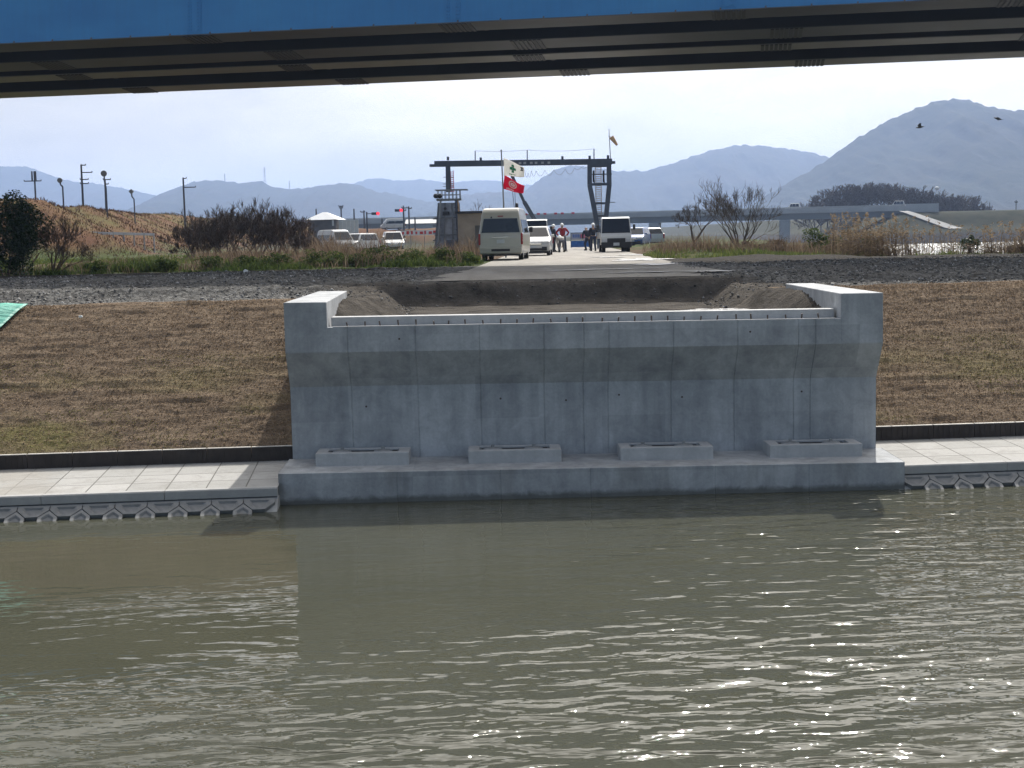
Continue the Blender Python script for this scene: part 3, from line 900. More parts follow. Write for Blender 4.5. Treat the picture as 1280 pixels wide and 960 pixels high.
SUN_EL, SUN_AZ = R(43), R(14)              # azimuth to the right of straight ahead
sd = Vector((math.sin(SUN_AZ) * math.cos(SUN_EL), math.cos(SUN_AZ) * math.cos(SUN_EL), math.sin(SUN_EL)))
ld = bpy.data.lights.new('sun', 'SUN'); ld.energy = 5.0; ld.angle = R(.55); ld.color = (1.0, .95, .87)
lo = bpy.data.objects.new('sun', ld); COL.objects.link(lo); lo.rotation_euler = sd.to_track_quat('Z', 'Y').to_euler()
wd = bpy.data.worlds.new('World'); scene.world = wd; wd.use_nodes = True
nt = wd.node_tree; N = nt.nodes
sky = N.new('ShaderNodeTexSky'); sky.sky_type = 'NISHITA'; sky.sun_disc = False; sky.sun_elevation = SUN_EL; sky.sun_rotation = SUN_AZ
sky.air_density = 1.0; sky.dust_density = 1.5; sky.ozone_density = 1.0
tc = N.new('ShaderNodeTexCoord')
mp = N.new('ShaderNodeMapping'); mp.inputs['Scale'].default_value = (1.6, 1.6, 5.5); nt.links.new(tc.outputs['Generated'], mp.inputs[0])
cn = N.new('ShaderNodeTexNoise'); cn.inputs['Scale'].default_value = 2.2; cn.inputs['Detail'].default_value = 7; cn.inputs['Roughness'].default_value = .58; nt.links.new(mp.outputs[0], cn.inputs['Vector'])
cr = N.new('ShaderNodeValToRGB'); cr.color_ramp.elements[0].position = .30; cr.color_ramp.elements[0].color = (.82, .82, .82, 1); cr.color_ramp.elements[1].position = .62; cr.color_ramp.elements[1].color = (.96, .96, .96, 1)
nt.links.new(cn.outputs['Fac'], cr.inputs[0])
cl = N.new('ShaderNodeValToRGB'); cl.color_ramp.elements[0].position = .38; cl.color_ramp.elements[0].color = (.75, .72, .68, 1); cl.color_ramp.elements[1].position = .64; cl.color_ramp.elements[1].color = (1.12, 1.06, .97, 1)
nt.links.new(cn.outputs['Fac'], cl.inputs[0])
# cloud veil is thick on the sunward half of the sky, thin and blue behind
dt = N.new('ShaderNodeVectorMath'); dt.operation = 'DOT_PRODUCT'; nt.links.new(tc.outputs['Generated'], dt.inputs[0]); dt.inputs[1].default_value = sd
mr = N.new('ShaderNodeMapRange'); mr.inputs[1].default_value = .05; mr.inputs[2].default_value = .45; mr.inputs[3].default_value = .06; mr.inputs[4].default_value = 1.0; nt.links.new(dt.outputs['Value'], mr.inputs[0])
mm = N.new('ShaderNodeMath'); mm.operation = 'MULTIPLY'; nt.links.new(cr.outputs[0], mm.inputs[0]); nt.links.new(mr.outputs[0], mm.inputs[1])
CLOUD_GAIN = 7.7
pw = N.new('ShaderNodeMath'); pw.operation = 'POWER'; pw.inputs[1].default_value = 11.0; pw.use_clamp = True
pm = N.new('ShaderNodeMath'); pm.operation = 'MULTIPLY_ADD'; pm.inputs[1].default_value = CLOUD_GAIN * 6; pm.inputs[2].default_value = CLOUD_GAIN      # thin cloud glows round the sun
nt.links.new(dt.outputs['Value'], pw.inputs[0]); nt.links.new(pw.outputs[0], pm.inputs[0])
cg = N.new('ShaderNodeVectorMath'); cg.operation = 'SCALE'; nt.links.new(pm.outputs[0], cg.inputs['Scale']); nt.links.new(cl.outputs[0], cg.inputs[0])
mx = N.new('ShaderNodeMix'); mx.data_type = 'RGBA'; nt.links.new(mm.outputs[0], mx.inputs[0]); nt.links.new(sky.outputs[0], mx.inputs[6]); nt.links.new(cg.outputs[0], mx.inputs[7])
bg = N['Background']; bg.inputs['Strength'].default_value = .112; nt.links.new(mx.outputs[2], bg.inputs['Color'])
scene.view_settings.view_transform = 'Standard'; scene.view_settings.look = 'None'
scene.view_settings.exposure = .15; scene.view_settings.gamma = 1; scene.view_settings.use_curve_mapping = False
cy = scene.cycles
cy.max_bounces = 6; cy.diffuse_bounces = 3; cy.glossy_bounces = 3; cy.transmission_bounces = 2; cy.volume_bounces = 1; cy.transparent_max_bounces = 4
cy.caustics_reflective = False; cy.caustics_refractive = False
cy.use_denoising = True
cy.sample_clamp_indirect = 6
# ------------------------------------------------------------------ vehicles
def gz(x, y): return float(ground_z(np.array([x]), np.array([y]), False)[0])


def at_px(px, D, up=0.0):
    p = U(px, 300, D=D); p.z = gz(p.x, p.y) + up; return p


def shell(outline, half, y_off=0):
    """car body from a side outline [(y,z)], half(z) gives the half width; both sides and the strip between"""
    n = len(outline); mb = MB()
    vs = [(-half(z), y, z) for y, z in outline] + [(half(z), y, z) for y, z in outline]
    fs = [(k, (k + 1) % n, n + (k + 1) % n, n + k) for k in range(n)] + [tuple(range(n - 1, -1, -1)), tuple(range(n, 2 * n))]
    return mb.add(vs, fs)


def wheel(parent, x, y, r=.32, w=.2):
    s = 1 if x > 0 else -1
    mb = MB(); mb.tube((x - w / 2, y, r), (x + w / 2, y, r), r, n=20)
    o = obj('wheel', mb, M['rubber'], parent, bevel=.02)
    mb = MB(); mb.tube((x + s * w / 2, y, r), (x + s * (w / 2 + .012), y, r), r * .62, r * .5, n=14); obj('rim', mb, M['galv'], o)


def patch(parent, name, pts, mat, th=.02, normal=(0, 1, 0), sub=None):
    """flat panel with thickness: pts in order, pushed out along normal"""
    nv = Vector(normal).normalized() * th; n = len(pts); mb = MB()
    vs = [Vector(p) - nv * .3 for p in pts] + [Vector(p) + nv for p in pts]
    mb.add(vs, [(k, (k + 1) % n, n + (k + 1) % n, n + k) for k in range(n)] + [tuple(range(n - 1, -1, -1)), tuple(range(n, 2 * n))])
    return obj(name, mb, mat, parent)


def minivan(loc, rz, label, paint, cat='van', group=None, high=True, L=4.8, w=1.88, h=2.26):
    """front towards +y, rear towards -y"""
    e = thing('parked_van', loc, rz, label, cat, group)
    k = h / 2.26; hw = w / 2
    belt = 1.12 * k
    half = lambda z: hw - max(0, z - belt) / (h - belt) * .17 - (.05 if z < .3 else 0)
    o = [(-L / 2 + .03, .27), (-L / 2 - .02, .42), (-L / 2, .95 * k), (-L / 2 + .02, belt), (-L / 2 + .13, 1.85 * k), (-L / 2 + .20, 2.10 * k), (-L / 2 + .36, h - .03), (-L / 2 + .8, h), (L / 2 - 1.5, h), (L / 2 - 1.05, h - .10), (L / 2 - .32, belt + .05), (L / 2 - .05, .86 * k), (L / 2, .5), (L / 2 - .03, .27)]
    body = obj('body', shell(o, half), paint, e, bevel=.06, seg=3)
    ry = lambda z: np.interp(z, [.42, .95 * k, belt, 1.85 * k, 2.1 * k, h - .03], [-L / 2 - .02, -L / 2, -L / 2 + .02, -L / 2 + .13, -L / 2 + .20, -L / 2 + .36])
    z0, z1 = 1.20 * k, 1.80 * k
    g = patch(e, 'rear_window', [(-half(z0) + .10, ry(z0), z0), (half(z0) - .10, ry(z0), z0), (half(z1) - .12, ry(z1), z1), (-half(z1) + .12, ry(z1), z1)], M['glass_dark'], .012, (0, -1, .16))
    mb = MB(); mb.tube((-.3, ry(z0 + .1) - .03, z0 + .05), (.25, ry(z0 + .05) - .03, z0 + .02), .008, n=5); obj('wiper', mb, M['black_plastic'], g)
    for s in (-1, 1):
        mb = MB(); mb.bb(s * (hw - .015) - .055, s * (hw - .015) + .035 * (s > 0) + .0 * s + (.0 if s > 0 else .0), -L / 2 - .035, -L / 2 + .06, .68 * k, 1.16 * k) if s > 0 else mb.bb(-hw - .02, -hw + .07, -L / 2 - .035, -L / 2 + .06, .68 * k, 1.16 * k)
        tl = obj('tail_light', mb, M['red_lamp'], e, bevel=.015)
        # side windows
        for (ya, yb) in ((-L / 2 + .35, -L / 2 + 1.7), (-L / 2 + 1.8, .75), (.85, L / 2 - 1.15)):
            za, zb = 1.2 * k, 1.75 * k
            patch(e, 'side_window', [(s * half(za), ya, za), (s * half(za), yb + .15, za), (s * half(zb), yb, zb), (s * half(zb), ya, zb)], M['glass_dark'], .012, (s, 0, .15))
        mb = MB(); mb.box((s * (hw + .10), L / 2 - .95, 1.32 * k), (.16, .10, .24)); mb.bb(min(s * hw * .94, s * (hw + .05)), max(s * hw * .94, s * (hw + .05)), L / 2 - .98, L / 2 - .93, 1.24 * k, 1.28 * k); obj('side_mirror', mb, M['black_plastic'], e, bevel=.02)
        mb = MB(); mb.bb(s * .62 - .13, s * .62 + .13, L / 2 - .06, L / 2 + .015, .68 * k, .86 * k); obj('headlight', mb, M['clear_lamp'], e, bevel=.02)
        for yy in (-L / 2 + 1.0, L / 2 - .95): wheel(e, s * (hw - .14), yy)
    za, zb = belt + .10, h - .22
    fy = lambda z: np.interp(z, [belt + .05, h - .10], [L / 2 - .32, L / 2 - 1.05])
    patch(e, 'windscreen', [(-half(za) + .08, fy(za), za), (half(za) - .08, fy(za), za), (half(zb) - .1, fy(zb), zb), (-half(zb) + .1, fy(zb), zb)], M['glass_dark'], .012, (0, .8, .6))
    mb = MB(); mb.bb(-.36, .36, -L / 2 - .03, -L / 2 - .004, .98 * k, 1.02 * k); obj('chrome_strip', mb, M['chrome'], e)
    mb = MB(); mb.bb(-.17, .17, -L / 2 - .03, -L / 2 - .004, .74 * k, .9 * k); obj('number_plate', mb, M['plate_white'], e)
    mb = MB(); mb.bb(-.17, .17, L / 2 - .0, L / 2 + .03, .40 * k, .56 * k); obj('number_plate', mb, M['plate_white'], e)
    mb = MB(); mb.bb(-hw + .03, hw - .03, -L / 2 - .08, -L / 2 + .1, .30, .56 * k); b = obj('rear_bumper', mb, paint, e, bevel=.04)
    mb = MB(); mb.bb(-.40, .40, -L / 2 - .088, -L / 2 - .07, .40 * k, .50 * k); obj('bumper_slot', mb, M['black_plastic'], b)
    mb = MB(); mb.bb(-hw + .12, hw - .12, -L / 2 + .1, L / 2 - .1, .20, .30); obj('underbody', mb, M['black_plastic'], e)
    if high:
        mb = MB(); mb.bb(-.12, .12, ry(1.9 * k) - .03, ry(1.9 * k) + .03, 1.88 * k, 1.92 * k); obj('brake_light', mb, M['red_lamp'], e)
        mb = MB(); mb.bb(-.42, -.36, ry(1.84 * k) - .06, ry(1.84 * k) + .02, 1.82 * k, 1.89 * k); obj('rear_camera', mb, M['black_plastic'], e)
    return e


minivan(at_px(632, 64.6), R(-5), 'pale beige high-roof van parked on the site road, seen from behind with dark rear window', M['van_paint'])


def wagon(loc, rz, label, paint, cat='car', group=None, L=4.25, w=1.69, h=1.52, name='parked_car'):
    e = thing(name, loc, rz, label, cat, group)
    hw = w / 2; belt = .92
    half = lambda z: hw - max(0, z - belt) / (h - belt) * .2 - (.04 if z < .3 else 0)
    o = [(-L / 2, .28), (-L / 2 - .02, .6), (-L / 2 + .03, .95), (-L / 2 + .3, h - .06), (-L / 2 + .5, h), (.45, h), (.62, h - .03), (1.28, .98), (1.38, .93), (L / 2 - .12, .76), (L / 2, .55), (L / 2 - .04, .25)]
    obj('body', shell(o, half), paint, e, bevel=.06, seg=3)
    za, zb = 1.0, h - .09
    fy = lambda z: np.interp(z, [.98, h - .03], [1.28, .62])
    patch(e, 'windscreen', [(-half(za) + .07, fy(za), za), (half(za) - .07, fy(za), za), (half(zb) - .08, fy(zb), zb), (-half(zb) + .08, fy(zb), zb)], M['glass_dark'], .012, (0, .65, .75))
    ry = lambda z: np.interp(z, [.95, h - .06], [-L / 2 + .03, -L / 2 + .3])
    patch(e, 'rear_window', [(-half(za) + .1, ry(za), za), (half(za) - .1, ry(za), za), (half(zb) - .1, ry(zb), zb), (-half(zb) + .1, ry(zb), zb)], M['glass_dark'], .012, (0, -.8, .5))
    for s in (-1, 1):
        for (ya, yb) in ((-L / 2 + .5, -.9), (-.8, .1), (.18, .62)):
            patch(e, 'side_window', [(s * half(.98), ya - .1, .98), (s * half(.98), yb + (.38 if yb > .5 else .0), .98), (s * half(h - .14), yb, h - .14), (s * half(h - .14), ya, h - .14)], M['glass_dark'], .012, (s, 0, .2))
        mb = MB(); mb.bb(min(s * .38, s * .80), max(s * .38, s * .80), L / 2 - .16, L / 2 - .015, .58, .75); obj('headlight', mb, M['clear_lamp'], e, bevel=.03)
        mb = MB(); mb.bb(s * (hw - .06) - .06, s * (hw - .06) + .06, -L / 2 - .035, -L / 2 + .05, .6, 1.0); obj('tail_light', mb, M['red_lamp'], e, bevel=.015)
        mb = MB(); mb.box((s * (hw + .09), .92, 1.03), (.17, .09, .13)); obj('side_mirror', mb, paint, e, bevel=.02)
        mb = MB(); mb.bb(s * .55 - .13, s * .55 + .13, L / 2 - .02, L / 2 + .01, .27, .47); obj('fog_light_recess', mb, M['black_plastic'], e, bevel=.01)
        for yy in (-1.3, 1.28): wheel(e, s * (hw - .12), yy, .29, .18)
    mb = MB(); mb.bb(-.40, .40, L / 2 - .02, L / 2 + .015, .56, .66); obj('grille', mb, M['chrome'], e, bevel=.01)
    mb = MB(); mb.bb(-.5, .5, L / 2 - .03, L / 2 + .012, .28, .40); obj('air_intake', mb, M['black_plastic'], e)
    mb = MB(); mb.bb(-.17, .17, L / 2 + .0, L / 2 + .03, .42, .54); obj('number_plate', mb, M['plate_white'], e)
    mb = MB(); mb.bb(-hw + .1, hw - .1, -L / 2 + .1, L / 2 - .12, .17, .28); obj('underbody', mb, M['black_plastic'], e)
    return e


wagon(at_px(669.5, 76), PI - R(4), 'small white wagon facing the camera, half hidden behind the beige van', M['white_paint'])


def truck(loc, rz, label, crane=False, w=1.72, h=2.0):
    e = thing('flatbed_truck' if not crane else 'crane_truck', loc, rz, label, 'truck')
    hw = w / 2
    half = lambda z: hw - max(0, z - 1.05) * .07
    o = [(.75, .42), (.75, h - .04), (.85, h), (1.75, h), (1.92, h - .08), (2.26, 1.08), (2.34, .9), (2.36, .42)]
    obj('cab', shell(o, half), M['white_paint'], e, bevel=.05, seg=3)
    za, zb = 1.10, h - .09
    fy = lambda z: np.interp(z, [1.08, h - .08], [2.26, 1.92])
    g = patch(e, 'windscreen', [(-half(za) + .05, fy(za), za), (half(za) - .05, fy(za), za), (half(zb) - .05, fy(zb), zb), (-half(zb) + .05, fy(zb), zb)], M['glass_dark'], .014, (0, .93, .36))
    mb = MB()
    for s in (-.35, .3): mb.tube((s, fy(za) + .03, za + .02), (s + .45, fy(za + .1) + .03, za + .06), .01, n=5)
    obj('wiper', mb, M['black_plastic'], g)
    # rear window of the cab seen light through the windscreen
    for s in (-1, 1):
        patch(e, 'side_window', [(s * half(1.1), .95, 1.1), (s * half(1.1), 2.1, 1.1), (s * half(h - .15), 1.85, h - .15), (s * half(h - .15), .95, h - .15)], M['glass_dark'], .012, (s, 0, .1))
        mb = MB(); mb.bb(s * .63 - .17, s * .63 + .17, 2.30, 2.385, .60, .78); obj('headlight', mb, M['clear_lamp'], e, bevel=.02)
        mb = MB(); mb.box((s * (hw + .17), 2.2, 1.42), (.14, .09, .30)); mb.tube((s * (hw - .03), 2.15, 1.30), (s * (hw + .15), 2.2, 1.33), .015, n=6); obj('side_mirror', mb, M['black_plastic'], e, bevel=.02)
        wheel(e, s * (hw - .16), 1.75, .33, .2); wheel(e, s * (hw - .2), -1.45, .33, .3)
    mb = MB(); mb.bb(-hw, hw, 2.30, 2.44, .26, .58); mb.bb(-hw + .34, hw - .34, 2.36, 2.395, .58, .80); bp = obj('front_bumper', mb, M['black_plastic'], e, bevel=.02)
    mb = MB(); mb.bb(-.17, .17, 2.442, 2.46, .38, .55); obj('number_plate', mb, M['plate_white'], bp)
    mb = MB(); mb.bb(-hw - .02, hw + .02, -2.5, .6, .78, .86)
    mb.bb(-hw - .02, -hw + .03, -2.5, .6, .86, 1.16); mb.bb(hw - .03, hw + .02, -2.5, .6, .86, 1.16); mb.bb(-hw - .02, hw + .02, -2.5, -2.45, .86, 1.16)
    obj('cargo_bed', mb, M['silver_paint'], e)
    mb = MB(); mb.bb(-.45, -.3, -2.4, 2.2, .5, .76); mb.bb(.3, .45, -2.4, 2.2, .5, .76); obj('chassis', mb, M['black_plastic'], e)
    if not crane:
        mb = MB()
        for x in (-hw + .08, -.2, .2, hw - .08): mb.bb(x - .02, x + .02, .60, .64, .86, 1.9)
        mb.bb(-hw + .08, hw - .08, .60, .64, 1.86, 1.9); obj('bed_rack', mb, M['steel_grey'], e)
    return e


tr = truck(at_px(767.5, 84.5), PI - R(1), 'white flatbed truck facing the camera on the right side of the site road')
ct = truck(at_px(668, 87), PI - R(2), 'white crane truck with raised dark boom, behind the white wagon', crane=True)
inv = Matrix.Translation(ct.location).inverted(); inv = Matrix.Rotation(-ct.rotation_euler.z, 4, 'Z') @ inv
bA = inv @ U(672, 281, D=88.2); bM_ = inv @ U(655, 252, D=88); bT = inv @ U(638, 215, D=87.6)
mb = MB(); mb.tube((bA.x, bA.y, .86), (bA.x, bA.y, bA.z + .1), .16, n=10); obj('crane_column', mb, M['metal_dark'], ct)
mb = MB(); mb.beam(bA, bM_, .19, .22); bo = obj('crane_boom', mb, M['metal_dark'], ct)
mb = MB(); mb.beam(bM_, bT, .12, .14); obj('boom_extension', mb, M['metal_dark'], bo)
for dx, zz in ((0, 0), (.22, 0)):
    a = Vector((bT.x - dx, bT.y, bT.z)); b = inv @ U(641 + dx * 22, 262, D=87.6)
    mb = MB(); mb.tube(a, (a.x - (.2 if dx == 0 else .05), a.y, b.z), .016, n=5); obj('hoist_cable', mb, M['metal_dark'], bo)
hk = inv @ U(646, 259, D=87.6)
mb = MB(); mb.tube((hk.x, hk.y, hk.z - .14), (hk.x, hk.y, hk.z + .16), .1, n=10); mb.ball((hk.x, hk.y, hk.z + .16), .1, 8, 4, 0); obj('hook_block', mb, M['black_plastic'], bo)

# half-hidden vehicles beyond the weeds on the left
minivan(at_px(419, 126), R(58) + PI / 2 + R(62), 'silver minivan standing behind the dry weeds, left of the gantry', M['silver_paint'], high=False, L=4.6, w=1.75, h=1.95)
wagon(at_px(449, 132), R(150), 'white hatchback just behind the silver minivan, mostly hidden by weeds', M['white_paint'], h=1.62)
wagon(at_px(491, 122), PI + R(8), 'white car with dark windscreen facing the camera behind the weeds, near the red barrier', M['white_paint'], h=1.66)
wagon(at_px(796, 118), PI - R(15), 'blue car parked just right of the flatbed truck', M['blue_car'], h=1.55)
wagon(at_px(808, 124), R(15), 'dark silver car parked right of the blue car by the bare trees', M['silver_paint'], h=1.5)
# traffic on the far bridge and levee
for px, dd, paint, lab in ((991, 426, 'white_paint', 'tiny white car driving across the far bridge above the bare tree'), (1121, 421, 'silver_paint', 'tiny grey car at the right end of the far bridge')):
    p = U(px, 262, D=dd); p.z = 10.36; o = wagon(p, FA + PI / 2, lab, M[paint], L=4.4, h=2.0, name='driving_car')
p = U(491, 283, D=250); p.z = gz(p.x, p.y)
o = minivan(p, R(100), 'small white van on the levee road beside the distant signal poles', M['white_paint'], high=False, L=4.2, w=1.7, h=1.9); o.location.z = U(491, 287, D=250).z

# ------------------------------------------------------------------ gantry crane
GD = 108.0
gA = U(560, 310, D=GD); gB = U(750, 310, D=GD)
gt = thing('gantry_crane', (gA.x, GD, ZR), 0, 'dark steel gantry crane with a long beam, spanning the end of the site road', 'gantry')
gv_ = lambda px, py: Vector(U(px, py, D=GD)) - Vector((gA.x, GD, ZR))
def gbeam(mb, a, b, w, h, dy=0):
    A = gv_(*a); B = gv_(*b); A.y += dy; B.y += dy; mb.beam(A, B, w, h)
mb = MB(); gbeam(mb, (543, 205), (765, 202), .5, .42); bm = obj('main_beam', mb, M['metal_dark'], gt)
mb = MB(); gbeam(mb, (537, 207), (546, 206.9), .3, .2); gbeam(mb, (764, 203.2), (769, 203), .3, .2); obj('beam_end', mb, M['metal_dark'], bm)
for px, py in ((601, 200), (703, 198.5), (560, 199), (737, 197.8), (760, 197.2)):
    c = gv_(px, py); mb = MB(); mb.box(c + Vector((0, 0, .05)), (.17, .3, .26)); obj('beam_lug', mb, M['metal_dark'], bm)
mb = MB()
for px in (650, 656, 664, 670, 678, 686): c = gv_(px, 204 - (px - 650) * .013); mb.box(c + Vector((0, -.262, 0)), (.2, .02, .16))
obj('beam_marking', mb, M['galv'], bm)
ptop = []
for px, y0, y1 in ((594, 201.5, 188.5), (659, 200, 187.5), (742.5, 199, 186)):
    a = gv_(px, y0); b = gv_(px, y1); mb = MB(); mb.beam(a, b, .075); obj('beam_post', mb, M['metal_dark'], bm); ptop.append(b)
def sag(mb, a, b, s, r, n=10):
    pr = a
    for k in range(1, n + 1):
        t_ = k / n; q = a.lerp(b, t_) - Vector((0, 0, s * 4 * t_ * (1 - t_))); mb.tube(pr, q, r, n=4, caps=False); pr = q
mb = MB(); sag(mb, ptop[0], ptop[1], .08, .014); sag(mb, ptop[1], ptop[2], .12, .014); obj('span_wire', mb, M['steel_grey'], bm)
mb = MB(); fx = [656, 660, 664, 670, 681, 692, 706.5, 718, 727, 733]; fy_ = [213, 216, 213, 213.5, 212.5, 212, 211, 210, 208.5, 208]
for k in range(len(fx) - 1):
    a = gv_(fx[k], fy_[k]); b = gv_(fx[k + 1], fy_[k + 1]); sag(mb, a, b, .42 if k not in (7, 8) else .15, .016, 8)
obj('festoon_cable', mb, M['steel_grey'], bm)
# left leg with its round section and ladder
mb = MB(); gbeam(mb, (560, 206), (560.5, 240), .36, .36); lg = obj('leg', mb, M['metal_dark'], gt)
mb = MB()
gbeam(mb, (563, 213), (564.2, 240), .04, .04); gbeam(mb, (566.5, 213), (567.5, 240), .04, .04)
for py in np.arange(215, 240, 2.4): gbeam(mb, (563, py), (567.4, py), .05, .05)
obj('ladder', mb, M['red_sign'], lg)
mb = MB()
for py in (221.5, 230, 233): gbeam(mb, (553.5, py), (567.5, py), .05, .04)
obj('cable_bracket', mb, M['steel_grey'], lg)
# right leg: upright pair, then a narrow V
for s, pts in ((-1, [(737, 203), (737, 231), (748.5, 292), (749, 312)]), (1, [(761, 203), (761.5, 231), (755.5, 292), (755.5, 312)])):
    mb = MB()
    for a, b in zip(pts, pts[1:]): gbeam(mb, a, b, .34 if a[1] < 290 else .3, .36)
    obj('leg', mb, M['metal_dark'], gt)
for a_, b_, w_, h_ in (((737, 205), (762, 204.6), .46, .50), ((737, 230.5), (762, 230), .2, .2), ((742, 254.5), (759, 254), .16, .16), ((735, 218), (765, 217.6), .08, .08), ((745, 270), (757, 270), .12, .12)):
    mb = MB(); gbeam(mb, a_, b_, w_, h_); obj('cross_member', mb, M['metal_dark'], gt)
mb = MB()
for px in (744.5, 751.5):
    gbeam(mb, (px, 208), (px + 1, 278), .05, .05, .25)
for py in np.arange(209, 278, 2.3): gbeam(mb, (744.5 + (py - 208) / 70, py), (751.5 + (py - 208) / 70, py), .045, .045, .25)
obj('ladder', mb, simple('cream ladder paint', (.46, .34, .24), .6, .35, 3), gt)
mb = MB()
for px in (742, 754.5):
    for py in (216, 221, 225): c = gv_(px, py); mb.box(c, (.13, .2, .34))
    gbeam(mb, (px, 213), (px + 1, 230), .07, .07)
obj('sheave_bracket', mb, M['black_plastic'], gt)
mb = MB(); gbeam(mb, (761, 253), (769, 252.8), .06, .06); obj('cable_bracket', mb, M['steel_grey'], gt)
# windsock
a = U(763.3, 199, D=GD); b = U(761.2, 161, D=GD)
ws = thing('windsock', a, 0, 'pale orange windsock hanging from a thin pole on the right end of the gantry', 'windsock')
mb = MB(); mb.tube((0, 0, -.25), b - a, .035, .025, n=6); obj('pole', mb, M['steel_grey'], ws)
c0 = U(764.0, 171, D=GD) - a; c1 = U(771.5, 181.5, D=GD) - a
mb = MB(); mb.tube(c0, c1, .19, .09, n=10); obj('sock', mb, M['orange_sock'], ws, smooth=False)
mb = MB(); mb.tube(c0 + Vector((-.22, 0, .02)), c0, .015, n=5); obj('bracket', mb, M['steel_grey'], ws)

# machine tower at the gantry's left foot
tA = U(561, 300, D=GD - 2.2)
tw = thing('machine_tower', (tA.x, GD - 2.2, ZR), 0, 'grey tapering machine tower with a railed platform under the left end of the gantry beam', 'tower')
tv = lambda px, py: Vector(U(px, py, D=GD - 2.2)) - Vector((tA.x, GD - 2.2, ZR))
l0 = tv(545, 291); r0 = tv(577, 291); l1 = tv(548.5, 254); r1 = tv(574, 254)
mb = MB(); dpt = 1.4
M['tower_grey'] = simple('grey tower panels', (.34, .36, .40), .7, .4, 2.2)
z0 = 0; zt_ = l1.z
xl0, xr0 = l0.x - .1, r0.x + .1
mb.add([(xl0, -.7, z0), (xr0, -.7, z0), (xr0, .7, z0), (xl0, .7, z0), (l1.x, -.6, zt_), (r1.x, -.6, zt_), (r1.x, .6, zt_), (l1.x, .6, zt_)], [(0, 1, 5, 4), (1, 2, 6, 5), (2, 3, 7, 6), (3, 0, 4, 7), (4, 5, 6, 7)])
tb = obj('tower_body', mb, M['tower_grey'], tw)
mb = MB()
for fx_ in (.0, .33, .66, 1.0): mb.beam((xl0 + (xr0 - xl0) * fx_, -.74, 0), (l1.x + (r1.x - l1.x) * fx_, -.64, zt_), .09)
for fz in (.35, .7): mb.beam((xl0 + .08 * fz, -.72, zt_ * fz), (xr0 - .08 * fz, -.72, zt_ * fz), .08)
obj('stiffener', mb, M['steel_grey'], tb)
for k, (fx_, rr) in enumerate(((.12, .07), (.86, .09), (.95, .05))):
    mb = MB(); x0_ = xl0 + (xr0 - xl0) * fx_; x1_ = l1.x + (r1.x - l1.x) * fx_
    mb.tube((x0_, -.86, 0), (x1_, -.78, zt_ + .3), rr, n=8)
    for fz in (.2, .45, .7, .9): mb.box((x0_ + (x1_ - x0_) * fz, -.84, zt_ * fz), (rr * 3.2, .12, .06))
    obj('pipe', mb, (M['galv'], M['metal_dark'], M['orange_sock'])[k], tw)
for k in range(5):
    mb = MB(); z_ = .35 + k * .52; mb.box((l1.x - .22 - .1 * (1 - z_ / zt_), -.3, z_), (.34, .5, .09)); obj('step_bracket', mb, M['steel_grey'], tw)
mb = MB(); mb.prism([(-.5, 0), (.35, 0), (.2, .9), (-.3, .9)], 'x', (l1.x + r1.x) / 2 - .25, (l1.x + r1.x) / 2 + .45); mb.v = [(x, y - 1.0, z) for x, y, z in mb.v]; obj('motor_housing', mb, M['metal_dark'], tw, bevel=.05)
mb = MB(); c = tv(557, 261); mb.tube((c.x, -.75, c.z), (c.x, -.6, c.z), .11, n=10); mb.box((c.x + .05, -.69, c.z - .35), (.5, .06, .28)); obj('instrument', mb, M['black_plastic'], tb)
mb = MB(); p = tv(546, 250); q = tv(577, 250); mb.bb(p.x, q.x, -.9, .9, p.z - .06, p.z + .06); pf = obj('platform', mb, M['steel_grey'], tw)
p2 = tv(544, 238); q2 = tv(578, 238)
mb = MB()
for fx_ in np.linspace(0, 1, 7):
    x = p.x + .1 + (q.x - p.x - .2) * fx_
    for yy in (-.85, .85): mb.beam((x, yy, p.z), (x, yy, p2.z), .05)
for yy in (-.85, .85): mb.beam((p2.x, yy, p2.z), (q2.x + .4, yy, p2.z), .06); mb.beam((p.x + .05, yy, (p.z + p2.z) / 2), (q.x - .05, yy, (p.z + p2.z) / 2), .04)
obj('handrail', mb, M['steel_grey'], tw)
mb = MB()
for px in (545.5, 550.5): c = tv(px, 245.5); mb.ball((c.x, -.95, c.z), .18, 10, 8)
obj('floodlight', mb, M['black_plastic'], tw)

# shed behind the van
sA = U(592, 300, D=102); e = thing('site_shed', (sA.x, 102, ZR), R(-3), 'brown site shed with dark flat roof edge, left of the beige van', 'shed')
zt2 = (U(592, 267, D=102).z - ZR)
mb = MB(); mb.bb(-1.0, 1.6, -1, 2.4, 0, zt2); obj('wall', mb, M['shed_brown'], e)
mb = MB(); mb.bb(-1.15, 1.75, -1.15, 2.5, zt2 + .002, zt2 + .16); obj('roof', mb, M['black_plastic'], e)
mb = MB(); mb.bb(.2, .95, -1.03, -1.002, .05, 1.85); d_o = obj('door', mb, M['wall_dark'], e)

# flag pole and flags
FD = 70.0
fa = at_px(632.0, FD); fb_ = U(626.6, 188, D=FD)
fp = thing('flag_pole', fa, 0, 'thin grey flag pole standing behind the beige van', 'flag pole')
mb = MB(); mb.tube((0, 0, 0), fb_ - fa, .045, .03, n=8); obj('pole', mb, M['galv'], fp)
mb = MB(); mb.ball(fb_ - fa, .05, 8, 6); obj('finial', mb, M['galv'], fp)


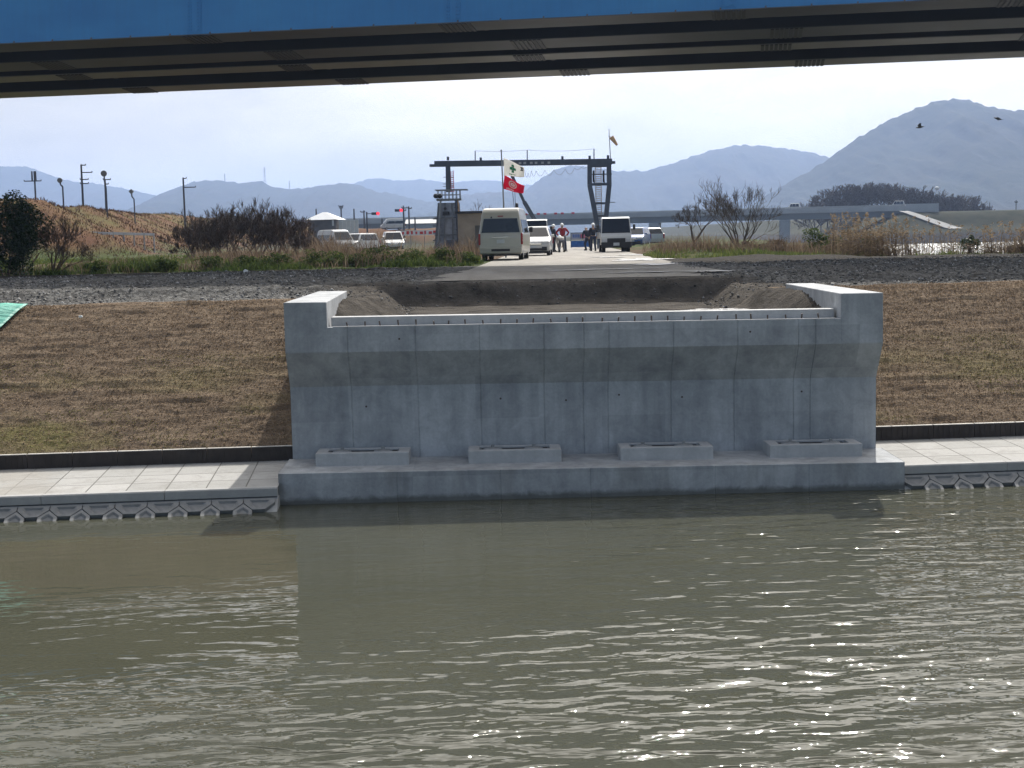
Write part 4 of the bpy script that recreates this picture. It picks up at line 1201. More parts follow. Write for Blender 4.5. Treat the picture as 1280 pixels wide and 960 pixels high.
def flag(name, corners, mat, label, wav, decos, seed):
    """corners TL,TR,BR,BL in photo pixels on the flag's plane; cloth ripples"""
    C_ = [U(a, b, D=FD) for a, b in corners]; org = C_[0].copy()
    def S(u_, v_, off=0):
        p = (C_[0].lerp(C_[1], u_)).lerp(C_[3].lerp(C_[2], u_), v_) - org
        dz = -.05 * math.sin(u_ * PI) * (1 - v_) * 0
        return Vector((p.x, p.y + wav * u_ ** .7 * math.sin(u_ * 8 + v_ * 2.2 + seed) + off, p.z + .03 * math.sin(u_ * 6 + seed) * u_))
    n, m = 22, 14; mb = MB()
    for off in (-.006, .006):
        vs = [S(i / n, j / m, off) for j in range(m + 1) for i in range(n + 1)]
        fs = [(j * (n + 1) + i, j * (n + 1) + i + 1, (j + 1) * (n + 1) + i + 1, (j + 1) * (n + 1) + i) for j in range(m) for i in range(n)]
        mb.add(vs, fs if off > 0 else [f[::-1] for f in fs])
    o = obj(name, mb, mat, smooth=True, origin=None); o.location = org
    tag(o, label, 'flag')
    for dn, dm, cells in decos:
        mb = MB()
        for (u0, v0, u1, v1) in cells:
            kk = 3
            for i in range(kk):
                ua, ub = u0 + (u1 - u0) * i / kk, u0 + (u1 - u0) * (i + 1) / kk
                mb.quad(S(ua, v0, -.014), S(ub, v0, -.014), S(ub, v1, -.014), S(ua, v1, -.014))
        obj(dn, mb, dm, o)
    return o


ring = []
for k in range(20):
    a_ = 2 * PI * k / 20; ring.append((.44 + .17 * math.cos(a_) - .03, .42 + .27 * math.sin(a_) - .035, .44 + .17 * math.cos(a_) + .03, .42 + .27 * math.sin(a_) + .035))
for k in range(8):
    a_ = 2 * PI * k / 8 + .3; ring.append((.44 + .07 * math.cos(a_) - .04, .42 + .10 * math.sin(a_) - .05, .44 + .07 * math.cos(a_) + .04, .42 + .10 * math.sin(a_) + .05))
flag('safety_flag', [(629.4, 197), (655.6, 209), (655.4, 221.5), (629.8, 219.5)], cloth('white flag cloth', (.78, .78, .76)),
     'white flag with a green cross flying above the red flag', .10,
     [('green_cross', M['green_print'], [(.38, .22, .50, .76), (.29, .40, .59, .58)]), ('lettering', M['green_print'], [(.27, .84, .33, .90), (.35, .85, .40, .92), (.42, .84, .48, .90), (.50, .85, .56, .91)]),
      ('dark_mark', M['cloth_dark'], [(.80, .08, .95, .16), (.83, .16, .88, .38), (.90, .16, .95, .36), (.80, .36, .93, .42)])], .4)
flag('company_flag', [(630.6, 218.6), (655.8, 233), (654.3, 242.5), (628.8, 236)], cloth('red flag cloth', (.62, .03, .10)),
     'red flag with a round white emblem flying below the white flag', .09,
     [('emblem', M['white_sign'], ring), ('lettering', M['white_sign'], [(.16, .84, .21, .93), (.23, .82, .28, .93), (.30, .83, .34, .94), (.36, .82, .42, .93), (.44, .84, .50, .94)])], 1.3)

# banner boards at the end of the road
b0_ = U(714, 300, D=118); b1_ = U(736, 300, D=118); wd_ = b1_.x - b0_.x
e = thing('sign_board', ((b0_.x + b1_.x) / 2, 118, ZR), 0, 'white site banner with coloured print above a blue sheet at the road end', 'sign')
zz = lambda py: U(725, py, D=118).z - ZR
mb = MB(); mb.bb(-wd_ / 2, wd_ / 2, -.03, .0, zz(299.5), zz(291.5)); pn = obj('banner', mb, simple('banner cloth', (.36, .38, .46), .8, .1, 2), e)
mb = MB()
for k in range(5): mb.box((-wd_ * .38 + k * .15, -.036, zz(295.5) + random.uniform(-.06, .06)), (.10, .01, .26))
obj('blue_lettering', mb, M['blue_print'], pn)
mb = MB()
for k in range(3): mb.box((.1 + k * .22, -.036, zz(295.3)), (.17, .01, .30))
obj('pink_lettering', mb, M['pink_print'], pn)
mb = MB(); mb.bb(-wd_ / 2 - .05, wd_ / 2 + .05, .001, .05, zz(291.5) - .02, zz(291.5) + .06); mb.bb(-wd_ / 2 - .05, -wd_ / 2, -.05, .05, 0, zz(291.3)); mb.bb(wd_ / 2, wd_ / 2 + .05, -.05, .05, 0, zz(291.3)); obj('frame', mb, M['metal_dark'], e)
mb = MB(); mb.bb(-wd_ / 2, wd_ / 2, -.04, 0, .05, zz(301)); obj('blue_sheet', mb, M['blue_sheet'], e)
# red and white barrier
p = U(522, 300, D=150); e = thing('safety_barrier', (p.x, 150, gz(p.x, 150)), 0, 'long red and white safety barrier banner behind the weeds, left of the machine tower', 'barrier')
zb_ = U(522, 294, D=150).z - e.location.z; zc_ = U(522, 288, D=150).z - e.location.z
mb = MB(); mb.bb(-2.2, 2.2, -.02, .02, max(.2, zb_), zc_); br_ = obj('banner', mb, M['white_sign'], e)
ran = random.Random(4)
for k in range(9):
    mb = MB(); mb.bb(-2.05 + k * .46, -2.05 + k * .46 + ran.choice((.2, .27, .34)), -.03, -.022, zb_ + .1, zc_ - ran.choice((.05, .12))); obj('red_panel', mb, M['red_sign'], br_)
mb = MB()
for x in (-2.1, -.7, .7, 2.1): mb.bb(x - .03, x + .03, .022, .08, 0, zc_ + .05)
obj('post', mb, M['steel_grey'], e)

# ------------------------------------------------------------------ house, poles, mirrors on the levee
p = U(407, 283, D=240); z0 = U(407, 283, D=240).z
e = thing('small_house', (p.x, 240, z0), R(-12), 'small dark house with a pale hipped roof on the levee', 'house')
hx = 2.35; eave = U(407, 274.8, D=240).z - z0; top_ = U(405, 265.3, D=240).z - z0
mb = MB(); mb.bb(-hx, hx, -1.8, 1.8, -2.5, eave); obj('wall', mb, M['wall_dark'], e)
mb = MB(); mb.add([(-hx - .45, -2.3, eave), (hx + .45, -2.3, eave), (hx + .45, 2.3, eave), (-hx - .45, 2.3, eave), (-.45, 0, top_), (.25, 0, top_)], [(0, 1, 5, 4), (1, 2, 5), (2, 3, 4, 5), (3, 0, 4), (3, 2, 1, 0)]); obj('roof', mb, M['roof_pale'], e)
mb = MB(); mb.bb(1.75, 2.1, -1.84, -1.802, .05, eave - .1); obj('door', mb, M['wall_pale'], e)
p = U(436, 283, D=238); z0 = U(436, 283.5, D=238).z
e = thing('garden_wall', (p.x, 238, z0), R(-6), 'low pale panel wall beside the small house on the levee', 'wall')
hh = U(436, 275.5, D=238).z - z0
mb = MB()
for k in range(5): mb.bb(-1.65 + k * .66, -1.65 + k * .66 + .62, -.06, .06, -1.5, hh)
obj('panel', mb, M['wall_pale'], e)
mb = MB(); mb.bb(-1.7, 1.7, -.09, .09, hh + .002, hh + .1); obj('capping', mb, M['roof_pale'], e)
# grey-blue depot roofs
p = U(527, 283, D=330); z0 = ZR
e = thing('warehouse', (p.x, 330, z0), 0, 'long low grey warehouse far behind the red barrier', 'warehouse')
zt3 = U(527, 279.5, D=330).z - z0
mb = MB(); mb.bb(-3.2, 3.6, -4, 4, 0, zt3); obj('wall', mb, M['far_concrete'], e)
mb = MB(); mb.prism([(-4.4, zt3 + .002), (4.4, zt3 + .002), (0, zt3 + 1.0)], 'x', -3.5, 3.9); obj('roof', mb, M['steel_grey'], e)


def upole(px, y_top, y_base, D, label, arms=(), r=.14, name='utility_pole', cat='utility pole', group='utility poles along the levee', mat='pole_dark', extra=None):
    b = U(px, y_base, D=D); b.z = min(b.z, gz(b.x, b.y)) - .2 if False else b.z
    tp = U(px - (y_base - y_top) * .035, y_top, D=D)
    e = thing(name, (b.x, D, b.z), 0, label, cat, group)
    sc = D / F
    mb = MB(); mb.tube((0, 0, -max(1.0, b.z - gz(b.x, D) + .3)), (0, 0, tp.z - b.z), r, r * .7, n=8); pl = obj('pole', mb, M[mat], e)
    for (dy, x0, x1) in arms:
        z = tp.z - b.z - dy * sc; mb = MB(); mb.beam((x0 * sc, 0, z), (x1 * sc, 0, z), .12 * D / 180, .12 * D / 180)
        for x in (x0, x1): mb.tube((x * sc, 0, z), (x * sc, 0, z + 1.6 * sc), .05 * D / 150, n=5)
        obj('crossarm', mb, M[mat], e)
    if extra: extra(e, tp.z - b.z, sc)
    return e


upole(44.3, 214, 243, 165, 'short double-topped utility pole furthest left above the bushes', [(12, -13, 8), (10, -3, -2.5)], .13, extra=lambda e, h, s: [obj('insulator_post', MB().tube((dx * s, 0, h - 12 * s), (dx * s, 0, h), .1, n=6), M['pole_dark'], e) for dx in (-3, 1.5)] and None)
upole(103.8, 206, 253, 150, 'tallest thin utility pole with several one-sided crossarms, left of the round mirrors', [(.5, 0, 5.5), (9.5, 0, 13), (18, -2, 8), (23, -2, 8)], .13)
upole(133, 224, 262, 150, 'utility pole with short crossarms beside the larger round mirror', [(.5, -2, 7), (6, 0, 4)], .13)
upole(231, 222.5, 270, 170, 'lone utility pole with a long side arm beside the bare thicket', [(.5, 0, 4), (11.5, 0, 15)], .14)


def mirror_post(px, py, rpx, y_base, D, label, square=False):
    c = U(px, py, D=D); b = U(px + 4, y_base, D=D); sc = D / F
    e = thing('traffic_mirror' if not square else 'warning_sign', (b.x, D, b.z), 0, label, 'mirror' if not square else 'road sign', None if square else 'round traffic mirrors on the levee')
    z = c.z - b.z; x = c.x - b.x
    mb = MB(); mb.tube((0, 0, -max(1.0, b.z - gz(b.x, D) + .3)), (0, 0, z * .62), .07, n=7); mb.tube((0, 0, z * .62), (x * .9, 0, z * .75), .07, n=7); mb.tube((x * .9, 0, z * .75), (x, 0, z), .07, n=7); obj('post', mb, M['pole_dark'], e)
    mb = MB()
    if square: mb.box((x, -.08, z), (rpx * 1.42 * sc, .05, rpx * 1.42 * sc), rot=Matrix.Rotation(PI / 4, 3, 'Y'))
    else: mb.tube((x, -.10, z), (x, -.02, z), rpx * sc, n=18); mb.tube((x, -.13, z), (x, -.102, z), rpx * .45 * sc, n=14)
    obj('plate', mb, M['pole_grey'], e)
    return e


mirror_post(75, 225.5, 3.2, 246, 128, 'smaller grey round traffic mirror seen from behind, left of the tall utility pole')
mirror_post(130, 217, 3.8, 262, 140, 'larger grey round traffic mirror seen from behind, on a tall post between utility poles')
mirror_post(164.3, 239.5, 3.4, 264, 150, 'small diamond road sign seen from behind on the levee crest', True)
# distant poles and signals behind the weeds
for k, (px, yt, yb, lab, arms) in enumerate((
        (427, 257, 282, 'distant twin utility pole right of the small house', [(1, -2.5, 2.5), (3, -2, 2)]),
        (395.5, 261, 272, 'slim distant pole left of the small house roof', []),
        (443, 261, 281, 'slim bare distant pole above the pale panel wall', []),
        (455.5, 263, 285, 'distant pole with a small box arm, left of the left signal', [(2, -4, 1)]),
        (505, 257, 284, 'distant double crossarm pole between the two traffic signals', [(3, -2, 4), (6, -2, 3)]),
        (511.5, 258, 281, 'distant pole with one long arm, right of the right signal', [(2.5, -1, 3.5)]),
        (478, 273, 288, 'shortest distant pole, just left of the levee road van', []),
        (519, 272, 284, 'short distant pole above the warehouse roof', []))):
    upole(px, yt, yb, 250, lab, arms, .16, group='distant poles beyond the weeds', name='utility_pole')


def signal(px, py, armx, yb, D, label):
    b = U(armx, yb, D=D); c = U(px, py, D=D); e = thing('traffic_signal', (b.x, D, b.z), 0, label, 'traffic signal', 'distant red traffic signals')
    mb = MB(); mb.tube((0, 0, -max(1.0, b.z - gz(b.x, D) + .3)), (0, 0, c.z - b.z + .3), .13, n=7); mb.beam((0, 0, c.z - b.z), (c.x - b.x, 0, c.z - b.z), .1); obj('post', mb, M['pole_dark'], e)
    mb = MB(); mb.box((c.x - b.x, -.1, c.z - b.z), (1.3, .2, .42)); hd = obj('signal_head', mb, M['black_plastic'], e)
    t = NT('red signal light'); t.set((.4, .02, .02), .4); t.b.inputs['Emission Color'].default_value = (1, .03, .06, 1); t.b.inputs['Emission Strength'].default_value = 1.6
    mb = MB(); mb.tube((c.x - b.x + .4, -.24, c.z - b.z), (c.x - b.x + .4, -.202, c.z - b.z), .26, n=10); obj('red_light', mb, t.m, hd)


signal(469.5, 267, 459, 286, 235, 'left distant traffic signal with its red light lit')
signal(498.5, 263, 505, 284, 235, 'right distant traffic signal on a left-pointing arm')
# service stair rail on levee, guard rail
p0_ = U(86, 290.5, D=118); p1_ = U(192, 293, D=128)
e = thing('guard_rail', p0_, 0, 'low grey guard rail along the foot of the left levee', 'guard rail')
mb = MB(); dv = p1_ - p0_
mb.beam((0, 0, .0), dv, .06, .22); obj('rail', mb, M['galv'], e)
for k in range(9):
    q = dv * (k / 8); mb = MB(); mb.beam((q.x, q.y + .06, gz(p0_.x + q.x, p0_.y + q.y) - p0_.z - .2), (q.x, q.y + .06, q.z + .12), .1); obj('post', mb, M['galv'], e)
# pylons on the ridge
for px, yb, yt, D, lab in ((331, 228, 209, 4000, 'faint lattice pylon on the left ridge above the thicket'), (281, 226, 217, 4000, 'faint short mast on the left ridge top'), (362, 237, 226, 4000, 'faint mast on the ridge right of the lattice pylon')):
    b = U(px, yb, D=D); h = U(px, yt, D=D).z - b.z
    e = thing('ridge_pylon', (b.x, D, b.z - 6), 0, lab, 'pylon', 'pylons on the far ridge')
    w_ = 2.6 if h > 30 else 1.2; mb = MB()
    for s in (-1, 1): mb.beam((s * w_, 0, 0), (s * .5, 0, h + 6), 1.0)
    for k in range(1, 7):
        z = (h + 6) * k / 7; mb.beam((-w_ * (1 - k / 8), 0, z), (w_ * (1 - (k - 1) / 8), 0, z - (h + 6) / 7), .7)
    if h > 30:
        for z in (.7, .82, .94): mb.beam((-5, 0, h * z + 6), (5, 0, h * z + 6), .8)
    obj('lattice', mb, M['steel_grey'], e)
# light mast by the far levee
p = U(1171, 263, D=470)
e = thing('lamp_mast', (p.x, 470, p.z - 2), 0, 'white lamp mast in front of the far bare wood', 'lamp mast')
h = U(1171, 236, D=470).z - p.z + 2
mb = MB(); mb.tube((0, 0, gz(p.x, 470) - p.z + 1.7), (0, 0, h), .16, .1, n=7); obj('pole', mb, M['galv'], e)
mb = MB(); mb.ball((0, 0, h + .2), (.75, .75, .55), 10, 8); obj('lamp_head', mb, M['white_sign'], e)
for px, yt, lab in ((1237, 253, 'thin distant pole near the right edge on the far levee'), (1270, 250, 'thin distant pole with crossbar at the right edge of the far levee')):
    upole(px, yt, 263, 480, lab, [(3, -1.5, 1.5)] if px > 1250 else [], .2, group='poles on the far levee')

# birds
for px, py, D, pose, lab in ((1150, 159, 110, 0, 'black bird with raised wings flying in front of the right hill'), (1247.5, 148.5, 110, 1, 'black bird gliding with drooping wing near the right edge')):
    p = U(px, py, D=D); mb = MB()
    n = 9; ring_ = []
    for i, (x, r) in enumerate([(-.30, .0), (-.24, .035), (-.10, .075), (.05, .08), (.16, .055), (.22, .05), (.27, .035), (.33, .004)]):
        ring_ += [(x, r * math.cos(2 * PI * k / n), r * math.sin(2 * PI * k / n) + (.0 if x < .2 else .015)) for k in range(n)]
    mb.add(ring_, [(i * n + k, i * n + (k + 1) % n, (i + 1) * n + (k + 1) % n, (i + 1) * n + k) for i in range(7) for k in range(n)])
    mb.add([(-.26, -.03, 0), (-.26, .03, 0), (-.42, .07, .01), (-.42, -.07, .01), (-.26, -.03, .012), (-.26, .03, .012), (-.42, .07, .018), (-.42, -.07, .018)], [(0, 1, 2, 3), (7, 6, 5, 4), (0, 4, 5, 1), (1, 5, 6, 2), (2, 6, 7, 3), (3, 7, 4, 0)])
    for s in (-1, 1):
        up = (.16, .26) if pose == 0 else (.05, -.06 if s < 0 else .06)
        P_ = [(.12, s * .05, .02), (.14, s * .20, up[0] + .02), (.04, s * .42, up[1]), (-.10, s * .45, up[1] - .02), (-.08, s * .20, up[0]), (-.12, s * .05, .01)]
        Q_ = [(x, y, z + .014) for x, y, z in P_]
        mb.add(P_ + Q_, [(5, 4, 1, 0), (4, 3, 2, 1), (6, 7, 10, 11), (7, 8, 9, 10)] + [(k, (k + 1) % 6, 6 + (k + 1) % 6, 6 + k) for k in range(6)])
    o = obj('flying_bird', mb, M['bird'], smooth=True); o.location = p; o.rotation_euler = (0, R(-15) if pose else R(10), R(170) if pose == 0 else R(165)); tag(o, lab, 'bird', 'black birds')


# ------------------------------------------------------------------ people
def skin_mesh(name, pts, edges, radii, mat, parent, root=0, sub=1):
    me = bpy.data.meshes.new(name); me.from_pydata(pts, edges, []); me.update()
    o = link_mesh(name, me, mat, parent)
    m = o.modifiers.new('skin', 'SKIN'); m.use_smooth_shade = True
    for k, sv in enumerate(me.skin_vertices[0].data):
        r = radii[k]; sv.radius = r if hasattr(r, '__len__') else (r, r); sv.use_root = (k == root)
    s = o.modifiers.new('sub', 'SUBSURF'); s.levels = sub; s.render_levels = sub
    return o


def person(loc, rz, label, J, jacket, trousers, helmet=True, k=1.0):
    """J: joints in metres, x right, y towards where the person faces, z up"""
    e = thing('person', loc, rz, label, 'person')
    g = lambda n: Vector(J[n]) * k
    names = ['pelvis', 'waist', 'chest', 'neck', 'head', 'crown', 'shL', 'elL', 'wrL', 'haL', 'shR', 'elR', 'wrR', 'haR', 'hpL', 'knL', 'anL', 'toL', 'hpR', 'knR', 'anR', 'toR']
    rad = dict(pelvis=(.13, .10), waist=(.125, .09), chest=(.15, .10), neck=.055, head=(.075, .09), crown=(.07, .085), shL=.06, elL=.042, wrL=.032, haL=.04, shR=.06, elR=.042, wrR=.032, haR=.04, hpL=.085, knL=.06, anL=.042, toL=.038, hpR=.085, knR=.06, anR=.042, toR=.038)
    ed = [('pelvis', 'waist'), ('waist', 'chest'), ('chest', 'neck'), ('neck', 'head'), ('head', 'crown')]
    for s in 'LR': ed += [('chest', 'sh' + s), ('sh' + s, 'el' + s), ('el' + s, 'wr' + s), ('wr' + s, 'ha' + s), ('pelvis', 'hp' + s), ('hp' + s, 'kn' + s), ('kn' + s, 'an' + s), ('an' + s, 'to' + s)]
    ix = {n: i for i, n in enumerate(names)}
    b = skin_mesh('body', [g(n) for n in names], [(ix[a], ix[c]) for a, c in ed], [tuple(q * k for q in rad[n]) if hasattr(rad[n], '__len__') else rad[n] * k for n in names], M['skin'], e)
    hd = g('head'); cr = g('crown')
    # fingers: a short chain each
    for s, sg in (('L', -1), ('R', 1)):
        h = g('ha' + s); d = (h - g('wr' + s)).normalized(); sd_ = d.orthogonal().normalized(); mb = MB()
        for f in range(4): mb.tube(h + sd_ * (.022 * (f - 1.5)), h + d * (.07 + .01 * (f in (1, 2))) + sd_ * (.02 * (f - 1.5)), .009, .007, n=5)
        mb.tube(h - d * .03 + sd_ * .03, h + d * .02 + sd_ * .06, .010, .008, n=5); obj('hand', mb, M['skin'], e)
    jn = ['waist', 'chest', 'neckb', 'shL', 'elL', 'wrL', 'shR', 'elR', 'wrR', 'hem']
    P_ = {n: g(n) for n in jn if n in J}; P_['neckb'] = g('chest').lerp(g('neck'), .8); P_['hem'] = g('pelvis')
    rj = dict(waist=(.165, .125), chest=(.185, .135), neckb=.075, shL=.085, elL=.064, wrL=.05, shR=.085, elR=.064, wrR=.05, hem=(.17, .13))
    ej = [('hem', 'waist'), ('waist', 'chest'), ('chest', 'neckb'), ('chest', 'shL'), ('shL', 'elL'), ('elL', 'wrL'), ('chest', 'shR'), ('shR', 'elR'), ('elR', 'wrR')]
    ij = {n: i for i, n in enumerate(jn)}
    skin_mesh('jacket', [P_[n] for n in jn], [(ij[a], ij[c]) for a, c in ej], [tuple(q * k for q in rj[n]) if hasattr(rj[n], '__len__') else rj[n] * k for n in jn], M[jacket], e, 1)
    tn = ['pelvis', 'hpL', 'knL', 'anL', 'hpR', 'knR', 'anR']; it = {n: i for i, n in enumerate(tn)}
    rt = dict(pelvis=(.15, .12), hpL=.11, knL=.082, anL=.066, hpR=.11, knR=.082, anR=.066)
    skin_mesh('trousers', [g(n) for n in tn], [(it[a], it[c]) for a, c in (('pelvis', 'hpL'), ('hpL', 'knL'), ('knL', 'anL'), ('pelvis', 'hpR'), ('hpR', 'knR'), ('knR', 'anR'))], [tuple(q * k for q in rt[n]) if hasattr(rt[n], '__len__') else rt[n] * k for n in tn], M[trousers], e)
    for s in 'LR':
        a = g('an' + s); tt_ = g('to' + s); mb = MB(); d = (tt_ - a); d.z = 0; d.normalize(); c = a + d * .07
        ang = math.atan2(d.y, d.x); mb.M = Matrix.Translation((c.x, c.y, max(.0, min(a.z, tt_.z) - .055))) @ Matrix.Rotation(ang, 4, 'Z')
        mb.prism([(-.13, 0), (.15, 0), (.15, .05), (.06, .09), (-.02, .16), (-.13, .16)], 'y', -.05, .05); obj('boot', mb, M['shoe'], e, bevel=.015)
    # face
    fd = Vector((0, 1, 0)); mb = MB(); mb.ball(hd + fd * .10 * k + Vector((0, 0, .0)), (.014, .02, .025), 6, 5)
    for s in (-1, 1): mb.ball(hd + Vector((s * .082 * k, 0, .0)), (.012, .025, .035), 6, 5)
    obj('nose_and_ears', mb, M['skin'], e)
    mb = MB()
    for s in (-1, 1): mb.ball(hd + fd * .088 * k + Vector((s * .033, 0, .03)), (.012, .008, .008), 6, 4)
    mb.box(hd + fd * .093 * k + Vector((0, 0, -.055)), (.05, .01, .01)); obj('eyes_and_mouth', mb, M['bird'], e)
    if helmet:
        c = hd.lerp(cr, .45); mb = MB(); mb.ball(c, (.125, .145, .14), 14, 7, 0.0); mb.tube(c - Vector((0, 0, .012)), c + Vector((0, 0, .006)), .15, .148, n=16); mb.prism([(-.09, 0), (.09, 0), (.06, .075), (-.06, .075)], 'z', c.z - .01, c.z + .004) if False else None
        mb.box(c + Vector((0, .16, -.002)), (.15, .07, .014)); obj('helmet', mb, M['helmet_white'], e, smooth=False)
    return e


STAND = dict(pelvis=(0, 0, .92), waist=(0, 0, 1.08), chest=(0, 0, 1.32), neck=(0, .01, 1.49), head=(0, .03, 1.59), crown=(0, .03, 1.67), shL=(-.19, 0, 1.40), elL=(-.27, -.02, 1.13), wrL=(-.28, .06, .89), haL=(-.28, .09, .81), shR=(.19, 0, 1.40), elR=(.27, -.02, 1.13), wrR=(.28, .06, .89), haR=(.28, .09, .81),
             hpL=(-.10, 0, .86), knL=(-.12, .02, .48), anL=(-.12, 0, .09), toL=(-.13, .16, .04), hpR=(.10, 0, .86), knR=(.12, .02, .48), anR=(.12, 0, .09), toR=(.13, .16, .04))
HIPS = dict(STAND, elL=(-.40, -.06, 1.16), wrL=(-.24, .06, .98), haL=(-.17, .08, .96), elR=(.40, -.06, 1.16), wrR=(.24, .06, .98), haR=(.17, .08, .96), hpL=(-.10, 0, .86), knL=(-.17, .02, .48), anL=(-.2, 0, .09), toL=(-.24, .15, .04), knR=(.17, .02, .48), anR=(.2, 0, .09), toR=(.24, .15, .04),
            chest=(0, .05, 1.32), neck=(.02, .11, 1.48), head=(.03, .15, 1.58), crown=(.03, .16, 1.66), shL=(-.19, .05, 1.40), shR=(.19, .05, 1.40))
BEND = dict(STAND, pelvis=(0, 0, .78), waist=(0, .13, .86), chest=(0, .33, .92), neck=(0, .46, .95), head=(0, .55, .93), crown=(0, .60, .98), shL=(-.19, .38, .93), elL=(-.22, .42, .66), wrL=(-.16, .50, .44), haL=(-.14, .52, .36), shR=(.19, .38, .93), elR=(.22, .42, .66), wrR=(.16, .50, .44), haR=(.14, .52, .36),
            hpL=(-.10, 0, .73), knL=(-.16, .16, .42), anL=(-.16, -.02, .09), toL=(-.17, .14, .04), hpR=(.10, 0, .73), knR=(.16, .16, .42), anR=(.16, -.02, .09), toR=(.17, .14, .04))
WALK = dict(STAND, knL=(-.10, .16, .50), anL=(-.10, .20, .10), toL=(-.10, .36, .06), knR=(.10, -.02, .48), anR=(.10, -.20, .12), toR=(.11, -.06, .04), elL=(-.27, -.12, 1.14), wrL=(-.27, -.08, .90), haL=(-.27, -.06, .82), elR=(.27, .06, 1.13), wrR=(.26, .18, .92), haR=(.26, .22, .85))
person(at_px(703.2, 92), PI, 'person in a red jacket and white helmet standing with hands on hips on the road', HIPS, 'cloth_red', 'cloth_navy', k=1.03)
person(at_px(702.0, 88), R(10), 'person in grey trousers and pale top crouching in front of the person in red', BEND, 'cloth_pale', 'cloth_grey', helmet=True, k=.95)
person(at_px(691.5, 90), R(-60), 'person in dark clothes and white helmet standing at the right side of the crane truck', STAND, 'cloth_dark', 'cloth_dark', k=.98)
person(at_px(741.6, 91), R(5), 'person in dark jacket and white helmet walking away beside the flatbed truck', WALK, 'cloth_dark', 'cloth_navy', k=1.0)
person(at_px(735.2, 95), R(20), 'bareheaded person in dark jacket leaning beside the walking person in white helmet', dict(BEND, chest=(0, .2, 1.12), neck=(0, .27, 1.27), head=(0, .33, 1.35), crown=(0, .35, 1.43), waist=(0, .08, .95), shL=(-.19, .2, 1.18), shR=(.19, .2, 1.18), elL=(-.25, .26, .95), elR=(.25, .26, .95), wrL=(-.2, .36, .74), wrR=(.2, .36, .74), haL=(-.18, .4, .67), haR=(.18, .4, .67)), 'cloth_dark', 'cloth_dark', helmet=False, k=1.06)

# green sheet on the lawn at the left edge, weighed down along its rim
t = NT('green mesh sheet'); v = t.coord(); n1 = t.noise(t.coord((2, 6, 1), rot=(0, 0, .6)), 1.6, 5)
t.set(t.ramp(n1, [(.3, (.02, .22, .165)), (.7, (.07, .40, .31))]), .55); t.bump(n1, .05)
tri = [(-2.6, 7.95), (0.0, 7.95), (-.62, 6.35), (-2.6, 5.2)]
uu0, vv0 = bank_uv(U(25.5, 381, D=30.2).x, U(25.5, 381, D=30.2).y)
n = 26; V = []; 
for j in range(n):
    for i in range(n):
        a_, b_ = i / (n - 1), j / (n - 1)
        L_ = Vector((-2.6, 8.1 - 3.2 * b_)); R_ = Vector((0.0 - .92 * b_, 8.1 - 3.2 * b_))
        q = L_.lerp(R_, a_); u_ = uu0 + q.x; v_ = q.y + float(vn(np.array([a_ * 4]), np.array([b_ * 4]), 5)[0]) * .06
        zz_ = float(np.interp(v_, [2.96, 3.02, 7.0, 7.75, 8.1, 8.4], [.60, .69, 2.68, 3.03, 3.155, 3.19])) + .10 + .05 * math.sin(a_ * 17 + b_ * 9) * (1 - abs(2 * a_ - 1)) + float(vn(np.array([a_ * 6]), np.array([b_ * 7]), 6)[0]) * .06
        V.append((u_, v_, zz_))
o = np_mesh('green_sheet', V, grid_faces(n, n), t.m, smooth=True); o.location = (B0.x, B0.y, 0); o.rotation_euler.z = BANK_A
sf = o.modifiers.new('thick', 'SOLIDIFY'); sf.thickness = .012
tag(o, 'bright green sheet lying on the turf slope at the left edge', 'sheet')
# white scraps
for px, py, z, lab, r in ((307, 341, ZR, 'white crumpled scrap on the gravel edge by the weeds', .09), (184, 488, None, 'white stone lying halfway down the left turf slope', .045), (101, 397, None, 'small white scrap near the top of the left turf slope', .035)):
    p = U(px, py, z=z) if z else U(px, py, D=30 if py < 420 else 28.0)
    if not z:
        for it_ in range(8):
            v_ = bank_uv(p.x, p.y)[1]; zz_ = float(np.interp(v_, [2.96, 3.02, 7.0, 7.75, 8.1, 8.4], [.60, .69, 2.68, 3.03, 3.155, 3.19])) + .04; p = U(px, py, z=zz_)
    mb = MB(); ran = random.Random(px)
    mb.ball((0, 0, r * .5), (r, r * .8, r * .7), 9, 6, -.8); mb.v = [(x + ran.uniform(-.2, .2) * r, y + ran.uniform(-.2, .2) * r, z_ + ran.uniform(-.2, .2) * r) for x, y, z_ in mb.v]
    o = obj('litter', mb, M['litter']); o.location = p; tag(o, lab, 'litter')
